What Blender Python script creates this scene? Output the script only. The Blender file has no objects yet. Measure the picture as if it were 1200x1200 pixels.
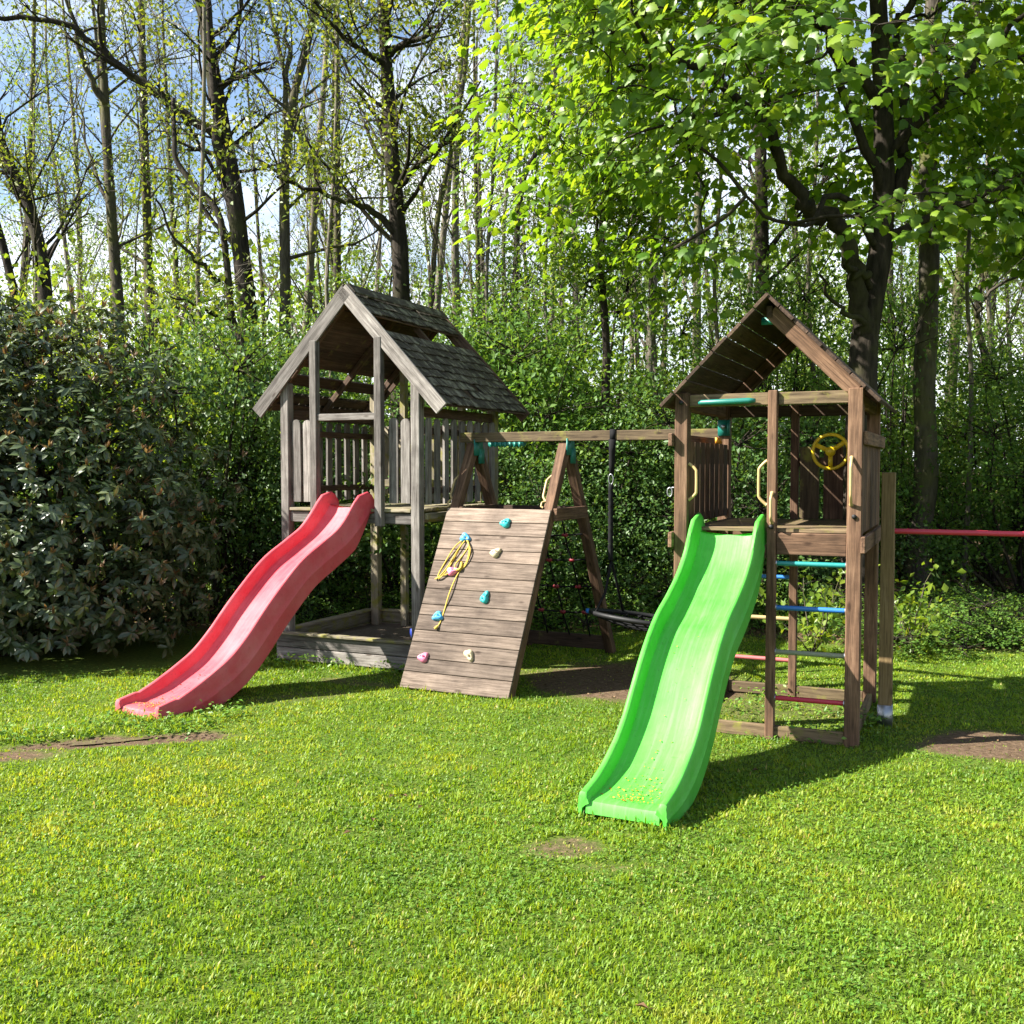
import bpy, bmesh, math, random
import numpy as np
from mathutils import Vector, Matrix, Euler, Quaternion

R = math.radians
random.seed(7)
rng = np.random.default_rng(11)
scene = bpy.context.scene
col = scene.collection

# ------------------------------------------------------------------ camera
CAM_H = 1.88
PITCH = math.atan(53 / 1200.0)
cam_d = bpy.data.cameras.new('camera')
cam_d.sensor_width = 36.0
cam_d.lens = 36.0
cam_d.clip_start = 0.05
cam_d.clip_end = 3000.0
cam = bpy.data.objects.new('camera', cam_d)
col.objects.link(cam)
cam.location = (0, 0, CAM_H)
cam.rotation_euler = (R(90) - PITCH, 0, 0)
scene.camera = cam

# ------------------------------------------------------------------ sun, sky, exposure
SUN_EL = R(40)
SUN_H = Vector((-0.985, -0.17, 0)).normalized()
SUN_DIR = Vector((SUN_H.x * math.cos(SUN_EL), SUN_H.y * math.cos(SUN_EL), math.sin(SUN_EL)))
sun_d = bpy.data.lights.new('sun', 'SUN')
sun_d.energy = 5.0
sun_d.angle = R(0.55)
sun_d.color = (1.0, 0.95, 0.86)
sun = bpy.data.objects.new('sun', sun_d)
col.objects.link(sun)
sun.location = (-20, 6, 26)
sun.rotation_euler = SUN_DIR.to_track_quat('Z', 'Y').to_euler()

world = bpy.data.worlds.new('World')
scene.world = world
world.use_nodes = True
wn, wl = world.node_tree.nodes, world.node_tree.links
wn.clear()
w_out = wn.new('ShaderNodeOutputWorld')
w_bg = wn.new('ShaderNodeBackground')
w_bg.inputs['Strength'].default_value = 0.062
sky = wn.new('ShaderNodeTexSky')
sky.sky_type = 'NISHITA'
sky.sun_disc = False
sky.sun_elevation = SUN_EL
sky.sun_rotation = math.atan2(SUN_H.x, SUN_H.y)
sky.air_density = 1.0
sky.dust_density = 0.8
sky.ozone_density = 1.0
w_tc = wn.new('ShaderNodeTexCoord')
w_map = wn.new('ShaderNodeMapping')
w_map.inputs['Scale'].default_value = (1.6, 1.6, 4.2)
w_noise = wn.new('ShaderNodeTexNoise')
w_noise.inputs['Scale'].default_value = 1.5
w_noise.inputs['Detail'].default_value = 7
w_noise.inputs['Roughness'].default_value = 0.58
w_ramp = wn.new('ShaderNodeValToRGB')
w_ramp.color_ramp.elements[0].position = 0.50
w_ramp.color_ramp.elements[1].position = 0.70
w_mix = wn.new('ShaderNodeMix')
w_mix.data_type = 'RGBA'
w_mix.inputs[7].default_value = (7.0, 7.3, 7.7, 1)
wl.new(w_tc.outputs['Generated'], w_map.inputs['Vector'])
wl.new(w_map.outputs['Vector'], w_noise.inputs['Vector'])
w_sep = wn.new('ShaderNodeSeparateXYZ')
w_low = wn.new('ShaderNodeMapRange')
for k_, v_ in (('From Min', 0.0), ('From Max', .30), ('To Min', .30), ('To Max', .0)):
    w_low.inputs[k_].default_value = v_
w_add = wn.new('ShaderNodeMath')
w_add.operation = 'ADD'
wl.new(w_tc.outputs['Generated'], w_sep.inputs[0])
wl.new(w_sep.outputs['Z'], w_low.inputs['Value'])
wl.new(w_noise.outputs['Fac'], w_add.inputs[0])
wl.new(w_low.outputs[0], w_add.inputs[1])
wl.new(w_add.outputs[0], w_ramp.inputs['Fac'])
wl.new(w_ramp.outputs['Color'], w_mix.inputs[0])
wl.new(sky.outputs['Color'], w_mix.inputs[6])
wl.new(w_mix.outputs[2], w_bg.inputs['Color'])
wl.new(w_bg.outputs['Background'], w_out.inputs['Surface'])

scene.view_settings.view_transform = 'Standard'
scene.view_settings.look = 'None'
scene.view_settings.gamma = 1.0
scene.view_settings.use_curve_mapping = False
scene.view_settings.exposure = 1.95
cy = scene.cycles
cy.max_bounces = 6
cy.diffuse_bounces = 3
cy.glossy_bounces = 2
cy.transmission_bounces = 4
cy.transparent_max_bounces = 6
cy.caustics_reflective = False
cy.caustics_refractive = False
cy.use_denoising = True

# ------------------------------------------------------------------ pixel helpers (1200 px photograph)
_c, _s = math.cos(PITCH), math.sin(PITCH)
def ray(px, py):
    a, b = (px - 600) / 1200.0, (600 - py) / 1200.0
    return Vector((a, _c + b * _s, b * _c - _s))
def atY(px, py, Y):
    r = ray(px, py)
    t = Y / r.y
    return Vector((r.x * t, Y, r.z * t + CAM_H))
def proj(P):
    P = np.asarray(P, float)
    dx, dy, dz = P[..., 0], P[..., 1], P[..., 2] - CAM_H
    d = dy * _c - dz * _s
    up = dz * _c + dy * _s
    d = np.where(np.abs(d) < 1e-3, 1e-3, d)
    return 600 + 1200 * dx / d, 600 - 1200 * up / d, d

# ------------------------------------------------------------------ materials
MATS = {}
def new_mat(name):
    m = bpy.data.materials.new(name)
    m.use_nodes = True
    nt = m.node_tree
    nt.nodes.clear()
    out = nt.nodes.new('ShaderNodeOutputMaterial')
    MATS[name] = m
    return m, nt, out
def N(nt, typ, **kw):
    n = nt.nodes.new(typ)
    for k, v in kw.items():
        if k in n.inputs:
            n.inputs[k].default_value = v
        else:
            setattr(n, k, v)
    return n
def ramp(nt, stops):
    n = nt.nodes.new('ShaderNodeValToRGB')
    cr = n.color_ramp
    while len(cr.elements) < len(stops):
        cr.elements.new(0.5)
    for e, (p, c) in zip(cr.elements, stops):
        e.position = p
        e.color = (c[0], c[1], c[2], 1)
    return n
def mixc(nt, fac, a, b, blend='MIX'):
    n = nt.nodes.new('ShaderNodeMix')
    n.data_type = 'RGBA'
    n.blend_type = blend
    for sock, v in ((n.inputs[0], fac), (n.inputs[6], a), (n.inputs[7], b)):
        if hasattr(v, 'links') or hasattr(v, 'is_linked'):
            nt.links.new(v, sock)
        elif isinstance(v, (int, float)):
            sock.default_value = v
        else:
            sock.default_value = (v[0], v[1], v[2], 1)
    return n.outputs[2]

def wood_mat(name, dark, mid, light, rough=0.85, moss=0.0, moss_col=(.16, .17, .03), blotch=0.5):
    m, nt, out = new_mat(name)
    L = nt.links
    tc = N(nt, 'ShaderNodeTexCoord')
    oi = N(nt, 'ShaderNodeObjectInfo')
    mul = N(nt, 'ShaderNodeVectorMath', operation='SCALE')
    mul.inputs[0].default_value = (37.0, 19.0, 53.0)
    L.new(oi.outputs['Random'], mul.inputs['Scale'])
    add = N(nt, 'ShaderNodeVectorMath', operation='ADD')
    L.new(tc.outputs['Object'], add.inputs[0]); L.new(mul.outputs[0], add.inputs[1])
    mp = N(nt, 'ShaderNodeMapping'); mp.inputs['Scale'].default_value = (1.3, 22, 22)
    L.new(add.outputs[0], mp.inputs['Vector'])
    grain = N(nt, 'ShaderNodeTexNoise', Scale=2.2, Detail=8, Roughness=.62, Distortion=.35)
    L.new(mp.outputs[0], grain.inputs['Vector'])
    mp2 = N(nt, 'ShaderNodeMapping'); mp2.inputs['Scale'].default_value = (3.0, 90, 90)
    L.new(add.outputs[0], mp2.inputs['Vector'])
    fine = N(nt, 'ShaderNodeTexNoise', Scale=1.6, Detail=4, Roughness=.7)
    L.new(mp2.outputs[0], fine.inputs['Vector'])
    blot = N(nt, 'ShaderNodeTexNoise', Scale=3.3, Detail=5, Roughness=.6)
    L.new(add.outputs[0], blot.inputs['Vector'])
    cr = ramp(nt, [(.28, dark), (.5, mid), (.74, light)])
    L.new(grain.outputs['Fac'], cr.inputs['Fac'])
    fr = ramp(nt, [(.36, (.42, .40, .38)), (.5, (1, 1, 1))])
    L.new(fine.outputs['Fac'], fr.inputs['Fac'])
    c = mixc(nt, .75, cr.outputs['Color'], fr.outputs['Color'], 'MULTIPLY')
    br = ramp(nt, [(.30, (.55, .52, .5)), (.62, (1.15, 1.12, 1.08))])
    L.new(blot.outputs['Fac'], br.inputs['Fac'])
    c = mixc(nt, blotch, c, br.outputs['Color'], 'MULTIPLY')
    # knots
    vo = N(nt, 'ShaderNodeTexVoronoi', Scale=1.0)
    mp3 = N(nt, 'ShaderNodeMapping'); mp3.inputs['Scale'].default_value = (3.4, 9, 9)
    L.new(add.outputs[0], mp3.inputs['Vector']); L.new(mp3.outputs[0], vo.inputs['Vector'])
    kr = ramp(nt, [(.07, (.25, .2, .17)), (.15, (1, 1, 1))])
    L.new(vo.outputs['Distance'], kr.inputs['Fac'])
    c = mixc(nt, .8, c, kr.outputs['Color'], 'MULTIPLY')
    # object to object brightness
    rr = N(nt, 'ShaderNodeMapRange'); rr.inputs['To Min'].default_value = .66; rr.inputs['To Max'].default_value = 1.26
    L.new(oi.outputs['Random'], rr.inputs['Value'])
    vm = N(nt, 'ShaderNodeVectorMath', operation='SCALE')
    L.new(c, vm.inputs[0]); L.new(rr.outputs[0], vm.inputs['Scale'])
    c = vm.outputs[0]
    if moss > 0:
        mn = N(nt, 'ShaderNodeTexNoise', Scale=7.0, Detail=6, Roughness=.65)
        L.new(add.outputs[0], mn.inputs['Vector'])
        mr = ramp(nt, [(.62 - .25 * moss, (0, 0, 0)), (.75 - .2 * moss, (1, 1, 1))])
        L.new(mn.outputs['Fac'], mr.inputs['Fac'])
        c = mixc(nt, mr.outputs['Color'], c, moss_col)
    b = N(nt, 'ShaderNodeBsdfPrincipled', Roughness=rough)
    b.inputs['Specular IOR Level'].default_value = .25
    L.new(c, b.inputs['Base Color'])
    bm1 = N(nt, 'ShaderNodeBump', Strength=.55, Distance=.004)
    L.new(grain.outputs['Fac'], bm1.inputs['Height'])
    bm2 = N(nt, 'ShaderNodeBump', Strength=.5, Distance=.002)
    L.new(fine.outputs['Fac'], bm2.inputs['Height']); L.new(bm1.outputs[0], bm2.inputs['Normal'])
    L.new(bm2.outputs[0], b.inputs['Normal'])
    L.new(b.outputs[0], out.inputs['Surface'])
    return m

wood_mat('grey_wood', (.075, .067, .061), (.19, .177, .166), (.30, .283, .27), blotch=.95)
wood_mat('grey_wood_mossy', (.12, .105, .07), (.24, .21, .15), (.34, .30, .22), moss=.55, moss_col=(.20, .19, .04))
wood_mat('dark_wood', (.035, .022, .015), (.07, .044, .030), (.12, .08, .055), moss=.12, moss_col=(.12, .11, .03))
wood_mat('brown_wood', (.045, .026, .016), (.125, .073, .045), (.215, .137, .088), blotch=.95)
wood_mat('brown_wood_mossy', (.062, .044, .025), (.135, .097, .056), (.215, .162, .092), moss=.35, moss_col=(.17, .16, .035))
wood_mat('wall_wood', (.075, .056, .043), (.160, .124, .099), (.245, .197, .163), blotch=.9)
wood_mat('new_wood', (.15, .10, .045), (.27, .185, .085), (.36, .26, .135), blotch=.35)
wood_mat('shingle', (.020, .016, .012), (.058, .049, .038), (.115, .10, .08), moss=.5, moss_col=(.21, .20, .15), rough=.95)

def plastic_mat(name, c, rough=.38, fade=None, fade_amt=.35, spec=.5, dirt=.25, streak=0.0):
    if fade is None: fade = tuple(min(1, x * 1.25 + .02) for x in c)
    m, nt, out = new_mat(name)
    L = nt.links
    tc = N(nt, 'ShaderNodeTexCoord')
    n1 = N(nt, 'ShaderNodeTexNoise', Scale=2.6, Detail=5, Roughness=.6)
    L.new(tc.outputs['Object'], n1.inputs['Vector'])
    r1 = ramp(nt, [(.35, (0, 0, 0)), (.7, (1, 1, 1))])
    L.new(n1.outputs['Fac'], r1.inputs['Fac'])
    f = N(nt, 'ShaderNodeMath', operation='MULTIPLY'); f.inputs[1].default_value = fade_amt
    L.new(r1.outputs['Color'], f.inputs[0])
    cc = mixc(nt, f.outputs[0], c, fade)
    n2 = N(nt, 'ShaderNodeTexNoise', Scale=34, Detail=6, Roughness=.7)
    L.new(tc.outputs['Object'], n2.inputs['Vector'])
    r2 = ramp(nt, [(.28, (.35, .28, .18)), (.42, (1, 1, 1))])
    L.new(n2.outputs['Fac'], r2.inputs['Fac'])
    cc = mixc(nt, dirt, cc, r2.outputs['Color'], 'MULTIPLY')
    if streak:
        mp = N(nt, 'ShaderNodeMapping'); mp.inputs['Scale'].default_value = (22, 1.1, 1.1)
        L.new(tc.outputs['Object'], mp.inputs['Vector'])
        n3 = N(nt, 'ShaderNodeTexNoise', Scale=2.0, Detail=7, Roughness=.7); L.new(mp.outputs[0], n3.inputs['Vector'])
        r3 = ramp(nt, [(.47, (0, 0, 0)), (.72, (1, 1, 1))]); L.new(n3.outputs['Fac'], r3.inputs['Fac'])
        f3 = N(nt, 'ShaderNodeMath', operation='MULTIPLY'); f3.inputs[1].default_value = streak
        L.new(r3.outputs['Color'], f3.inputs[0])
        cc = mixc(nt, f3.outputs[0], cc, [min(1, x * .6 + .22) for x in fade])
        n4 = N(nt, 'ShaderNodeTexNoise', Scale=5.5, Detail=8, Roughness=.72); L.new(tc.outputs['Object'], n4.inputs['Vector'])
        r4 = ramp(nt, [(.30, (.50, .44, .34)), (.50, (1, 1, 1))]); L.new(n4.outputs['Fac'], r4.inputs['Fac'])
        cc = mixc(nt, streak, cc, r4.outputs['Color'], 'MULTIPLY')
    b = N(nt, 'ShaderNodeBsdfPrincipled', Roughness=rough)
    b.inputs['Specular IOR Level'].default_value = spec
    rr = N(nt, 'ShaderNodeMapRange'); rr.inputs['To Min'].default_value = rough * .8; rr.inputs['To Max'].default_value = min(1, rough * 1.5)
    L.new(n2.outputs['Fac'], rr.inputs['Value']); L.new(rr.outputs[0], b.inputs['Roughness'])
    L.new(cc, b.inputs['Base Color'])
    bp = N(nt, 'ShaderNodeBump', Strength=.12, Distance=.003)
    L.new(n2.outputs['Fac'], bp.inputs['Height']); L.new(bp.outputs[0], b.inputs['Normal'])
    L.new(b.outputs[0], out.inputs['Surface'])
    return m
plastic_mat('red_slide', (.50, .045, .065), .55, fade=(.56, .15, .165), fade_amt=.7, dirt=.5, streak=.2, spec=.3)
plastic_mat('green_slide', (.050, .37, .028), .46, fade=(.115, .46, .07), fade_amt=.7, dirt=.55, streak=.22, spec=.32)
plastic_mat('teal_plastic', (.006, .13, .105), .4, fade=(.015, .17, .135))
plastic_mat('teal_hold', (.02, .33, .34), .45, fade=(0.056, 0.459, 0.472))
plastic_mat('blue_hold', (.06, .30, .58), .45, fade=(0.108, 0.42, 0.784))
plastic_mat('cream_hold', (.45, .37, .24), .5)
plastic_mat('pink_hold', (.58, .16, .26), .45, fade=(0.784, 0.238, 0.368))
plastic_mat('yellow_plastic', (.70, .47, .005), .4, fade=(.72, .5, .02))
plastic_mat('cream_plastic', (.38, .26, .10), .4, fade=(.42, .33, .19), fade_amt=.5)
plastic_mat('orange_plastic', (.65, .27, .02), .45)
plastic_mat('black_plastic', (.006, .006, .007), .5, fade=(.02, .02, .02), spec=.3)
plastic_mat('black_web', (.006, .006, .007), .85, fade=(.02, .02, .02), spec=.15)
plastic_mat('red_paint', (.42, .02, .045), .4, fade=(0.576, 0.056, 0.088))
plastic_mat('pale_red_paint', (.34, .085, .085), .5)
plastic_mat('blue_paint', (.015, .13, .40), .4, fade=(0.05, 0.199, 0.55))
plastic_mat('teal_paint', (.012, .20, .19), .4, fade=(.03, .25, .23))
plastic_mat('grey_green_paint', (.20, .22, .15), .6)
plastic_mat('beige_paint', (.30, .23, .10), .6)
plastic_mat('yellow_rope', (.48, .33, .05), .8)
plastic_mat('blue_toy', (.02, .04, .25), .4)
plastic_mat('dark_red_plastic', (.20, .012, .02), .5)
plastic_mat('pale_stone', (.38, .36, .33), .9)

m, nt, out = new_mat('steel')
b = N(nt, 'ShaderNodeBsdfPrincipled', Roughness=.42, Metallic=1.0)
b.inputs['Base Color'].default_value = (.33, .34, .35, 1)
nt.links.new(b.outputs[0], out.inputs['Surface'])

def leaf_mat(name, stops, trans=.35, rough=.42, spec=.45, trans_gain=1.7):
    m, nt, out = new_mat(name)
    L = nt.links
    at = N(nt, 'ShaderNodeAttribute', attribute_name='tint')
    cr = ramp(nt, stops)
    L.new(at.outputs['Fac'], cr.inputs['Fac'])
    b = N(nt, 'ShaderNodeBsdfPrincipled', Roughness=rough)
    b.inputs['Specular IOR Level'].default_value = spec
    L.new(cr.outputs['Color'], b.inputs['Base Color'])
    t = N(nt, 'ShaderNodeBsdfTranslucent')
    tcol = mixc(nt, 1.0, cr.outputs['Color'], (trans_gain * 1.15, trans_gain, trans_gain * .45), 'MULTIPLY')
    L.new(tcol, t.inputs['Color'])
    mx = N(nt, 'ShaderNodeMixShader', Fac=trans)
    L.new(b.outputs[0], mx.inputs[1]); L.new(t.outputs[0], mx.inputs[2])
    L.new(mx.outputs[0], out.inputs['Surface'])
    return m
leaf_mat('maple_leaf', [(0, (.045, .115, .010)), (.5, (.105, .195, .014)), (1, (.20, .275, .022))], trans=.48, trans_gain=1.9)
leaf_mat('spring_leaf', [(0, (.07, .115, .016)), (.5, (.12, .17, .020)), (1, (.21, .235, .035))], trans=.4)
leaf_mat('shrub_leaf', [(0, (.04, .095, .018)), (.5, (.085, .175, .028)), (1, (.16, .24, .04))], trans=.42, rough=.55, spec=.25)
leaf_mat('light_shrub_leaf', [(0, (.065, .13, .018)), (.5, (.115, .20, .026)), (1, (.20, .26, .042))], trans=.4)
leaf_mat('ivy_leaf', [(0, (.03, .075, .018)), (.5, (.06, .125, .028)), (1, (.11, .18, .045))], trans=.3, rough=.48, spec=.32)
leaf_mat('rhodo_leaf', [(0, (.020, .038, .012)), (.5, (.044, .068, .022)), (1, (.10, .12, .052))], trans=.12, rough=.37, spec=.6)
leaf_mat('bud', [(0, (.10, .06, .03)), (.5, (.17, .105, .055)), (1, (.25, .18, .105))], trans=.15)
leaf_mat('lime_leaf', [(0, (.08, .15, .015)), (.5, (.13, .20, .02)), (1, (.20, .25, .03))], trans=.45)
leaf_mat('grass_blade', [(0, (.07, .15, .012)), (.35, (.135, .235, .016)), (.65, (.20, .285, .020)), (.85, (.28, .305, .034)), (1, (.36, .30, .13))], trans=.42, rough=.5, spec=.3)
leaf_mat('clover', [(0, (.06, .15, .015)), (.5, (.10, .21, .022)), (1, (.17, .26, .035))], trans=.3, rough=.5)
leaf_mat('litter', [(0, (.05, .028, .014)), (.5, (.12, .07, .035)), (1, (.24, .16, .09))], trans=.05, rough=.8, spec=.2)
leaf_mat('orange_litter', [(0, (.20, .07, .01)), (.5, (.38, .16, .015)), (1, (.45, .26, .03))], trans=.1, rough=.7, spec=.2)

def bark_mat(name, dark, light, moss, moss_amt):
    m, nt, out = new_mat(name)
    L = nt.links
    tc = N(nt, 'ShaderNodeTexCoord')
    mp = N(nt, 'ShaderNodeMapping'); mp.inputs['Scale'].default_value = (14, 14, 3.0)
    L.new(tc.outputs['Object'], mp.inputs['Vector'])
    n1 = N(nt, 'ShaderNodeTexNoise', Scale=1.4, Detail=8, Roughness=.65)
    L.new(mp.outputs[0], n1.inputs['Vector'])
    cr = ramp(nt, [(.32, dark), (.68, light)])
    L.new(n1.outputs['Fac'], cr.inputs['Fac'])
    n2 = N(nt, 'ShaderNodeTexNoise', Scale=1.3, Detail=6, Roughness=.6)
    L.new(tc.outputs['Object'], n2.inputs['Vector'])
    mr = ramp(nt, [(.60 - .25 * moss_amt, (0, 0, 0)), (.72 - .15 * moss_amt, (1, 1, 1))])
    L.new(n2.outputs['Fac'], mr.inputs['Fac'])
    c = mixc(nt, mr.outputs['Color'], cr.outputs['Color'], moss)
    b = N(nt, 'ShaderNodeBsdfPrincipled', Roughness=.9)
    b.inputs['Specular IOR Level'].default_value = .15
    L.new(c, b.inputs['Base Color'])
    bp = N(nt, 'ShaderNodeBump', Strength=.9, Distance=.02)
    L.new(n1.outputs['Fac'], bp.inputs['Height']); L.new(bp.outputs[0], b.inputs['Normal'])
    L.new(b.outputs[0], out.inputs['Surface'])
    return m
bark_mat('bark_dark', (.010, .008, .006), (.045, .036, .027), (.045, .045, .018), .35)
bark_mat('bark_grey', (.028, .023, .018), (.10, .085, .067), (.085, .085, .03), .6)
bark_mat('bark_pale', (.08, .07, .055), (.20, .175, .14), (.13, .125, .06), .4)

# ------------------------------------------------------------------ object helpers
def tag(o, label=None, cat=None, group=None, kind=None):
    if label: o['label'] = label
    if cat: o['category'] = cat
    if group: o['group'] = group
    if kind: o['kind'] = kind
    return o
def thing(name, label, cat, loc=(0, 0, 0), rotz=0.0, group=None):
    o = bpy.data.objects.new(name, None)
    o.empty_display_size = .2
    col.objects.link(o)
    o.location = loc
    o.rotation_euler = (0, 0, rotz)
    return tag(o, label, cat, group)
PART_M = {}
def attach(o, parent, M=None):
    """link o with transform M given in its thing's frame"""
    col.objects.link(o)
    if M is None: M = Matrix.Identity(4)
    if parent is not None:
        o.parent = parent
        if parent in PART_M:
            o.matrix_parent_inverse = PART_M[parent].inverted()
    o.matrix_basis = M
    if parent is not None: PART_M[o] = M.copy()
    return o
class MB:
    """collects triangles and quads (numpy) for one mesh"""
    def __init__(self):
        self.v, self.t, self.q, self.a, self.n = [], [], [], [], 0
    def add(self, V, T=None, Q=None, tint=None):
        V = np.asarray(V, float).reshape(-1, 3)
        if T is not None and len(T): self.t.append(np.asarray(T, int).reshape(-1, 3) + self.n)
        if Q is not None and len(Q): self.q.append(np.asarray(Q, int).reshape(-1, 4) + self.n)
        self.v.append(V)
        self.a.append(np.full(len(V), .5) if tint is None else np.broadcast_to(np.asarray(tint, float), (len(V),)))
        self.n += len(V)
    def mesh(self, name, mat, smooth=False):
        me = bpy.data.meshes.new(name)
        V = np.concatenate(self.v) if self.v else np.zeros((0, 3))
        T = np.concatenate(self.t) if self.t else np.zeros((0, 3), int)
        Q = np.concatenate(self.q) if self.q else np.zeros((0, 4), int)
        me.vertices.add(len(V)); me.vertices.foreach_set('co', V.astype(np.float32).ravel())
        loops = np.concatenate([T.ravel(), Q.ravel()]).astype(np.int32)
        me.loops.add(len(loops)); me.loops.foreach_set('vertex_index', loops)
        starts = np.concatenate([np.arange(len(T)) * 3, len(T) * 3 + np.arange(len(Q)) * 4]).astype(np.int32)
        me.polygons.add(len(starts)); me.polygons.foreach_set('loop_start', starts)
        me.update(calc_edges=True)
        if smooth: me.polygons.foreach_set('use_smooth', np.ones(len(starts), bool))
        at = me.attributes.new('tint', 'FLOAT', 'POINT')
        at.data.foreach_set('value', np.concatenate(self.a).astype(np.float32))
        me.materials.append(MATS[mat])
        me.validate()
        return me
    def build(self, name, mat, parent=None, smooth=False, M=None):
        return attach(bpy.data.objects.new(name, self.mesh(name, mat, smooth)), parent, M)
    def tube(self, pts, rad, sides=6, cap=True, tint=None):
        P = np.asarray(pts, float)
        n = len(P)
        r = np.broadcast_to(np.asarray(rad, float), (n,))
        T = np.gradient(P, axis=0)
        T /= np.linalg.norm(T, axis=1, keepdims=True) + 1e-9
        ax = np.abs(T).max(0)
        ref = np.eye(3)[2] if ax[2] < .9 else np.eye(3)[int(np.argmin(ax))]
        A = np.cross(T, ref); A /= np.linalg.norm(A, axis=1, keepdims=True) + 1e-9
        B = np.cross(T, A)
        an = np.arange(sides) * 2 * math.pi / sides
        V = P[:, None] + r[:, None, None] * (A[:, None] * np.cos(an)[None, :, None] + B[:, None] * np.sin(an)[None, :, None])
        i = np.arange(n - 1)[:, None] * sides; j = np.arange(sides)[None]; k = (j + 1) % sides
        Q = np.stack([i + j, i + k, i + sides + k, i + sides + j], -1).reshape(-1, 4)
        V = V.reshape(-1, 3); Tt = []
        if cap:
            V = np.concatenate([V, P[:1], P[-1:]])
            c0, c1 = n * sides, n * sides + 1
            for a in range(sides):
                b_ = (a + 1) % sides
                Tt.append((c0, b_, a)); Tt.append((c1, (n - 1) * sides + a, (n - 1) * sides + b_))
        self.add(V, Tt, Q, tint)
    def box(self, c, s, rot=None):
        x, y, z = s[0] / 2, s[1] / 2, s[2] / 2
        V = np.array([(-x, -y, -z), (x, -y, -z), (x, y, -z), (-x, y, -z), (-x, -y, z), (x, -y, z), (x, y, z), (-x, y, z)])
        if rot is not None: V = V @ np.array(rot).T
        self.add(V + np.array(c), None, [(0, 3, 2, 1), (4, 5, 6, 7), (0, 1, 5, 4), (1, 2, 6, 5), (2, 3, 7, 6), (3, 0, 4, 7)])
    def leaves(self, P, D, Nn, Lg, Wd, fold=.12, droop=.1, tint=None):
        """kite leaves, two folded triangles each"""
        P = np.asarray(P, float); n = len(P)
        D = D / (np.linalg.norm(D, axis=1, keepdims=True) + 1e-9)
        S = np.cross(D, Nn); S /= np.linalg.norm(S, axis=1, keepdims=True) + 1e-9
        Nn = np.cross(S, D)
        Lg = np.broadcast_to(Lg, (n,))[:, None]; Wd = np.broadcast_to(Wd, (n,))[:, None]
        m = P + D * Lg * .45 + Nn * Wd * fold
        V = np.stack([P, m + S * Wd / 2, P + D * Lg - Nn * Lg * droop, m - S * Wd / 2], 1).reshape(-1, 3)
        b_ = np.arange(n)[:, None] * 4
        T = np.concatenate([b_ + np.array([[0, 1, 2]]), b_ + np.array([[0, 2, 3]])])
        self.add(V, T, None, None if tint is None else np.repeat(np.broadcast_to(tint, (n,)), 4))

def _oval(self, P, D, Nn, Lg, Wd, tint):
    """oval leaves with a bent blade, eight triangles each"""
    n = len(P)
    D = D / (np.linalg.norm(D, axis=1, keepdims=True) + 1e-9)
    S = np.cross(D, Nn); S /= np.linalg.norm(S, axis=1, keepdims=True) + 1e-9
    Nn = np.cross(S, D)
    tmpl = np.array([(0, 0, 0), (.28, .40, .02), (.28, 0, -.03), (.28, -.40, .02), (.66, .46, -.05), (.66, 0, -.10), (.66, -.46, -.05), (1, 0, -.24)])
    V = P[:, None] + Lg[:, None, None] * (tmpl[None, :, 0:1] * D[:, None] + tmpl[None, :, 2:3] * Nn[:, None]) + Wd[:, None, None] * tmpl[None, :, 1:2] * S[:, None]
    T = np.array([(0, 1, 2), (0, 2, 3), (1, 4, 5), (1, 5, 2), (2, 5, 6), (2, 6, 3), (4, 7, 5), (5, 7, 6)])
    self.add(V.reshape(-1, 3), (np.arange(n)[:, None, None] * 8 + T[None]).reshape(-1, 3), None, np.repeat(tint, 8))
MB.oval = _oval
BOXC = {}
def box_mesh(name, L, w, h, mat, bev):
    key = (round(L, 3), round(w, 3), round(h, 3), mat, bev)
    if key in BOXC: return BOXC[key]
    bm = bmesh.new()
    bmesh.ops.create_cube(bm, size=1.0)
    bmesh.ops.scale(bm, vec=(L, w, h), verts=bm.verts)
    if bev: bmesh.ops.bevel(bm, geom=list(bm.edges), offset=min(bev, w * .3, h * .3), segments=1, affect='EDGES')
    me = bpy.data.meshes.new(name)
    bm.to_mesh(me); bm.free()
    me.materials.append(MATS[mat])
    BOXC[key] = me
    return me
def basis(p0, p1, up=(0, 0, 1)):
    p0, p1 = Vector(p0), Vector(p1)
    x = (p1 - p0).normalized()
    up = Vector(up)
    if abs(x.dot(up)) > .98: up = Vector((0, 1, 0))
    y = up.cross(x).normalized()
    z = x.cross(y)
    M = Matrix((x, y, z)).transposed().to_4x4()
    M.translation = (p0 + p1) / 2
    return M
def beam(name, parent, p0, p1, w, h, mat, up=(0, 0, 1), bev=.005):
    """squared timber from p0 to p1, w across, h along up"""
    L = (Vector(p1) - Vector(p0)).length
    return attach(bpy.data.objects.new(name, box_mesh(name, L, w, h, mat, bev)), parent, basis(p0, p1, up))
ROD = {}
def rod(name, parent, p0, p1, r, mat, sides=12):
    L = (Vector(p1) - Vector(p0)).length
    key = (round(L, 3), r, mat)
    if key not in ROD:
        mb = MB(); mb.tube([(-L / 2, 0, 0), (-L / 6, 0, 0), (L / 6, 0, 0), (L / 2, 0, 0)], r, sides)
        ROD[key] = mb.mesh(name, mat, True)
        ROD[key].set_sharp_from_angle(angle=R(50))
    return attach(bpy.data.objects.new(name, ROD[key]), parent, basis(p0, p1))
PICK = {}
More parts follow.
